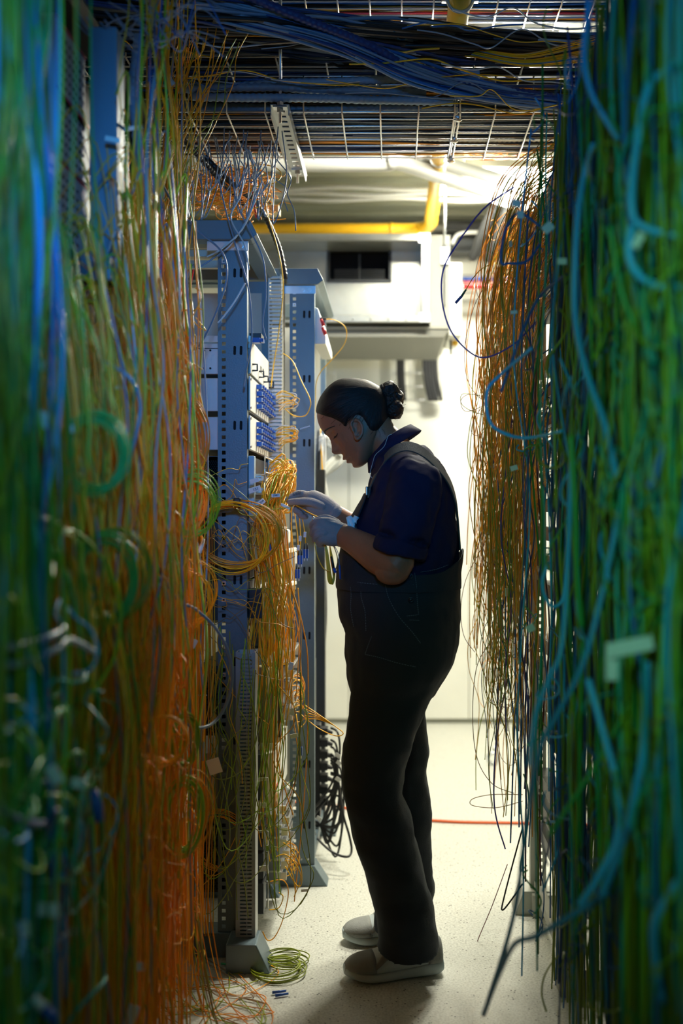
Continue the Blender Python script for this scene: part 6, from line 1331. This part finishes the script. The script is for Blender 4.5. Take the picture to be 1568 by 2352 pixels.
for i in range(110):                                   # loops bulging from the far edge into the aisle
    y = rg.uniform(2.85, 3.4); pyc = rg.choice([rg.uniform(500, 1000), rg.uniform(1150, 1700), rg.uniform(1250, 1650)]); z = Z_(pyc, y); x = .30+rg.uniform(0, .08); R = rg.uniform(.02, .07)
    a0 = rg.uniform(0, 6.28); da = rg.uniform(2.5, 6.5)*rg.choice([-1, 1])
    c = rg.choice(['amber', 'brown', 'yellow', 'olive', 'amber', 'maroon'] if pyc < 1150 else ['yellow', 'amber', 'yellow', 'olive', 'grey_blue', 'brown'])
    cable([Vector((x+cos(a0+da*j/8)*R*.6, y+sin(j)*.02, z+sin(a0+da*j/8)*R*1.5)) for j in range(9)], .0010, c, nearc(c)+' thin loop at the sharp edge of the right curtain', nearc(c)+' loops at the edge of the right curtain', keep=i < 45)
for i in range(170):                                   # curls in the near right
    y = 1/rg.uniform(1/2.7, 1/1.15); z = Z_(rg.uniform(60, 2300), y); x = .345+rg.uniform(-.035, .04); R = rg.uniform(.03, .10)
    a0 = rg.uniform(0, 6.28); da = rg.uniform(1.2, 4)*rg.choice([-1, 1]); c = rg.choice(['green', 'olive', 'lime', 'teal'] if y < 1.6 else ['blue', 'olive', 'aqua', 'dark_blue', 'green'])
    cable([Vector((x+.02*sin(j*.8), y+cos(a0+da*j/7)*R*1.2, z+sin(a0+da*j/7)*R*1.3)) for j in range(8)], rg.uniform(.0014, .0026), c, nearc(c)+' cable curling in the right curtain', nearc(c)+' curls in the right curtain', keep=i < 70)
RS = [([(1180, 430, 2.5), (1110, 480, 2.5), (1050, 560, 2.5), (1018, 620, 2.5), (1015, 690, 2.5), (1035, 760, 2.5), (1080, 810, 2.5), (1120, 820, 2.5), (1180, 790, 2.5), (1230, 740, 2.5)], .0022, 'purple', 'purple cable making a long loop out in front of the air unit'),
      ([(1125, 640, 3.1), (1090, 700, 3.1), (1068, 790, 3.1), (1070, 860, 3.1), (1088, 900, 3.1), (1110, 920, 3.1)], .0010, 'maroon', 'thin dark red cable curving past the air unit corner'),
      ([(1115, 930, 3.1), (1070, 945, 3.1), (1058, 920, 3.1), (1080, 905, 3.1), (1120, 915, 3.1)], .0011, 'brown', 'brown loop sticking out at head height from the right curtain'),
      ([(1120, 955, 3.1), (1085, 945, 3.1), (1060, 928, 3.1), (1062, 905, 3.1), (1100, 908, 3.1)], .0011, 'olive', 'olive loop beside the brown loop at head height'),
      ([(1110, 930, 3.1), (1090, 960, 3.1), (1082, 990, 3.1), (1095, 1000, 3.1), (1115, 985, 3.1), (1120, 940, 3.1)], .0010, 'maroon', 'small dark red loop below the loops at head height'),
      ([(1128, 1050, 3.1), (1100, 1090, 3.1), (1092, 1140, 3.1), (1105, 1180, 3.1), (1130, 1205, 3.1), (1105, 1260, 3.1), (1070, 1330, 3.1), (1058, 1400, 3.1), (1065, 1460, 3.1), (1090, 1498, 3.1)], .0010, 'maroon', 'long dark red cable bowing out over the pale wall'),
      ([(1120, 1180, 3.05), (1095, 1260, 3.05), (1088, 1285, 3.05), (1100, 1300, 3.05), (1130, 1290, 3.05), (1150, 1250, 3.05)], .0010, 'maroon', 'dark red ring at hip height on the right curtain'),
      ([(1130, 1470, 3.05), (1095, 1530, 3.05), (1085, 1640, 3.05), (1095, 1740, 3.05), (1130, 1800, 3.05), (1180, 1822, 3.05)], .0012, 'brown', 'brown cable bowing down low beside the right curtain'),
      ([(1200, 1825, 3.1), (1130, 1825, 3.1), (1085, 1835, 3.1), (1085, 1850, 3.1), (1140, 1855, 3.1), (1200, 1840, 3.1)], .0013, 'brown', 'flat brown loop sticking out above the floor at the right'),
      ([(1165, 1985, 2.95), (1130, 2080, 2.95), (1090, 2180, 2.95), (1085, 2240, 2.95), (1110, 2270, 2.95), (1180, 2285, 2.95)], .0013, 'maroon', 'dark red cable curving down to the floor at the right'),
      ([(1165, 1560, 2.9), (1140, 1700, 2.9), (1135, 1850, 2.9), (1160, 1950, 2.9)], .0022, 'purple', 'purple cable hanging low at the edge of the right curtain'),
      ([(1200, 1900, 2.7), (1160, 2050, 2.7), (1155, 2090, 2.7), (1200, 2030, 2.7)], .0022, 'black', 'black cable loop near the floor at the right'),
      ([(1355, 0, 1.5), (1340, 130, 1.5), (1360, 220, 1.5), (1400, 290, 1.5), (1420, 320, 1.5)], .0042, 'aqua', 'thick light blue cable arching at the top right'),
      ([(1362, 330, 1.6), (1335, 430, 1.6), (1322, 560, 1.6), (1320, 720, 1.6), (1345, 850, 1.55), (1390, 980, 1.5), (1420, 1120, 1.45)], .0050, 'aqua', 'thick light blue cable down the middle of the right curtain'),
      ([(1545, 150, 1.3), (1490, 200, 1.3), (1462, 330, 1.3), (1450, 470, 1.3), (1475, 520, 1.3), (1568, 545, 1.28)], .0048, 'aqua', 'thick light blue cable hooking back at the right edge, upper one'),
      ([(1450, 520, 1.3), (1445, 590, 1.3), (1475, 640, 1.3), (1530, 660, 1.3), (1600, 655, 1.3)], .0048, 'aqua', 'thick light blue cable hooking back at the right edge, lower one'),
      ([(1568, 830, 1.25), (1535, 960, 1.3), (1505, 1090, 1.3), (1490, 1120, 1.3)], .0055, 'blue', 'thick blue cable slanting down at the right edge'),
      ([(1220, 800, 2.0), (1150, 860, 2.1), (1118, 900, 2.1), (1125, 970, 2.1), (1170, 1000, 2.1), (1220, 1005, 2.1), (1290, 990, 2.0)], .0036, 'aqua', 'light blue cable swinging out left at head height'),
      ([(1300, 630, 2.0), (1240, 680, 2.1), (1200, 760, 2.1), (1175, 830, 2.1), (1150, 900, 2.1)], .0034, 'blue', 'blue cable slanting down left toward the loops'),
      ([(1240, 520, 2.2), (1190, 490, 2.2), (1160, 530, 2.2), (1150, 600, 2.2), (1170, 605, 2.2), (1210, 600, 2.2), (1240, 560, 2.2)], .0030, 'blue', 'blue ring of cable high on the right curtain'),
      ([(1310, 1060, 1.7), (1305, 1250, 1.65), (1290, 1480, 1.6), (1260, 1560, 1.6), (1230, 1640, 1.6), (1215, 1760, 1.6)], .0038, 'aqua', 'light blue cable falling along the right curtain to the lower middle'),
      ([(1420, 1170, 1.5), (1390, 1330, 1.5), (1340, 1520, 1.5), (1280, 1640, 1.55), (1240, 1720, 1.6), (1210, 1880, 1.7), (1180, 2100, 1.8), (1120, 2300, 1.9)], .0042, 'aqua', 'long light blue cable running diagonally down to the lower left of the right curtain'),
      ([(1350, 1560, 1.45), (1390, 1700, 1.42), (1420, 1820, 1.4), (1415, 1930, 1.4), (1370, 2020, 1.4), (1330, 2080, 1.4)], .0050, 'aqua', 'thick light blue cable bowing right low in the right curtain'),
      ([(1485, 1520, 1.35), (1480, 1700, 1.35), (1450, 1860, 1.35), (1420, 1960, 1.38), (1380, 2060, 1.4)], .0055, 'aqua', 'thick light blue cable below the large bright tag'),
      ([(1568, 2010, 1.25), (1520, 2080, 1.25), (1500, 2150, 1.25), (1520, 2300, 1.25)], .0055, 'aqua', 'thick light blue cable at the lower right corner, left one'),
      ([(1590, 2080, 1.25), (1560, 2140, 1.25), (1550, 2220, 1.25), (1565, 2330, 1.25)], .0055, 'aqua', 'thick light blue cable at the lower right corner, right one'),
      ([(1400, 2050, 1.45), (1300, 2110, 1.5), (1230, 2150, 1.55), (1180, 2170, 1.6), (1140, 2250, 1.7), (1110, 2330, 1.8)], .0046, 'aqua', 'light blue cable slanting to the bottom of the right curtain'),
      ([(1310, 1000, 1.6), (1320, 1160, 1.6), (1325, 1330, 1.6), (1335, 1440, 1.6)], .0050, 'green', 'bright green cable down the left part of the right foreground'),
      ([(1400, 520, 1.4), (1430, 680, 1.4), (1490, 830, 1.4), (1500, 1000, 1.4)], .0040, 'green', 'bright green cable through the right foreground'),
      ([(1470, 1560, 1.5), (1390, 1720, 1.5), (1300, 1860, 1.5), (1260, 1920, 1.5)], .0035, 'green', 'bright green cable slanting down left in the right foreground'),
      ([(1260, 1290, 2.0), (1245, 1340, 2.0), (1262, 1390, 2.0), (1290, 1380, 2.0), (1300, 1310, 2.0)], .0036, 'aqua', 'light blue ring of cable at hip height on the right curtain')]
for pts, r, c, lab in RS: cable([P(*q) for q in pts], r, c, lab, None, 'patch_cable' if r < .002 else 'network_cable', 8, 7)
for i, (x, y, w_, h_, a, Y, lab) in enumerate([(1448, 1485, .060, .020, -.2, 1.32, 'large bright blue-lit tag folded over a cable in the right foreground'), (1405, 1520, .016, .05, 0, 1.33, 'hanging end of the large bright tag'), (1258, 523, .022, .018, -.7, 2.0, 'blue-lit tag upper middle of the right curtain'), (1195, 493, .014, .016, 0, 2.1, 'small tag near the lamp on the right curtain'), (1185, 467, .018, .014, .2, 2.1, 'tag just below the lamp on the right curtain'),
        (1290, 600, .018, .012, 0, 1.9, 'small level tag right of the blue ring'), (1172, 560, .008, .014, 0, 2.4, 'tiny blue tag inside the blue ring'), (1180, 717, .016, .008, -.1, 2.3, 'pale tag on the slanting blue cable'), (1130, 1270, .012, .020, .1, 2.8, 'white tag at hip height at the sharp edge'), (1163, 1360, .010, .024, 0, 2.8, 'white upright tag below hip height at the edge'), (1218, 1443, .018, .016, -.5, 2.2, 'blue-lit tag below hip height'), (1130, 1070, .010, .012, 0, 2.8, 'pale tag at chest height at the edge'), (1180, 1075, .018, .012, -.3, 2.4, 'blue-lit tag at chest height'), (1465, 552, .010, .022, .5, 1.28, 'bright tag fleck at the right edge')]):
    tagcard(P(x, y, Y), w_, h_, a, lab)
cable([P(1125, 608, 2.9), P(1105, 618, 2.9), P(1085, 640, 2.9), P(1070, 665, 2.9)], .0014, 'yellow', 'yellow cable ending in the dark green plug in front of the wall tray')
t = thing('fibre_connector', P(1045, 695, 2.9), 'dark green and blue plug dangling at the air unit corner', 'connector')
MB().tube([P(1070, 665, 2.9), P(1060, 680, 2.9)], [.0025, .0035], 8).build('boot', mat('green_boot', (.02, .15, .10), .4), t, True); MB().tube([P(1060, 680, 2.9), P(1046, 696, 2.9)], .004, 8).build('plug', BLUEP, t, True)

# what is left over of each kind of cable, beyond those built one by one
AREA = {}
for (c, g), lst in LEFTOVER.items():
    m = MB()
    for pts, r, k, n in lst: m.tube(spline(pts, None, k), r, 4, False)
    m.build('cable_mass', cm(c), None, True, 'remaining '+g.replace('_', '-')+', too many to count', 'cables', None, 'stuff')
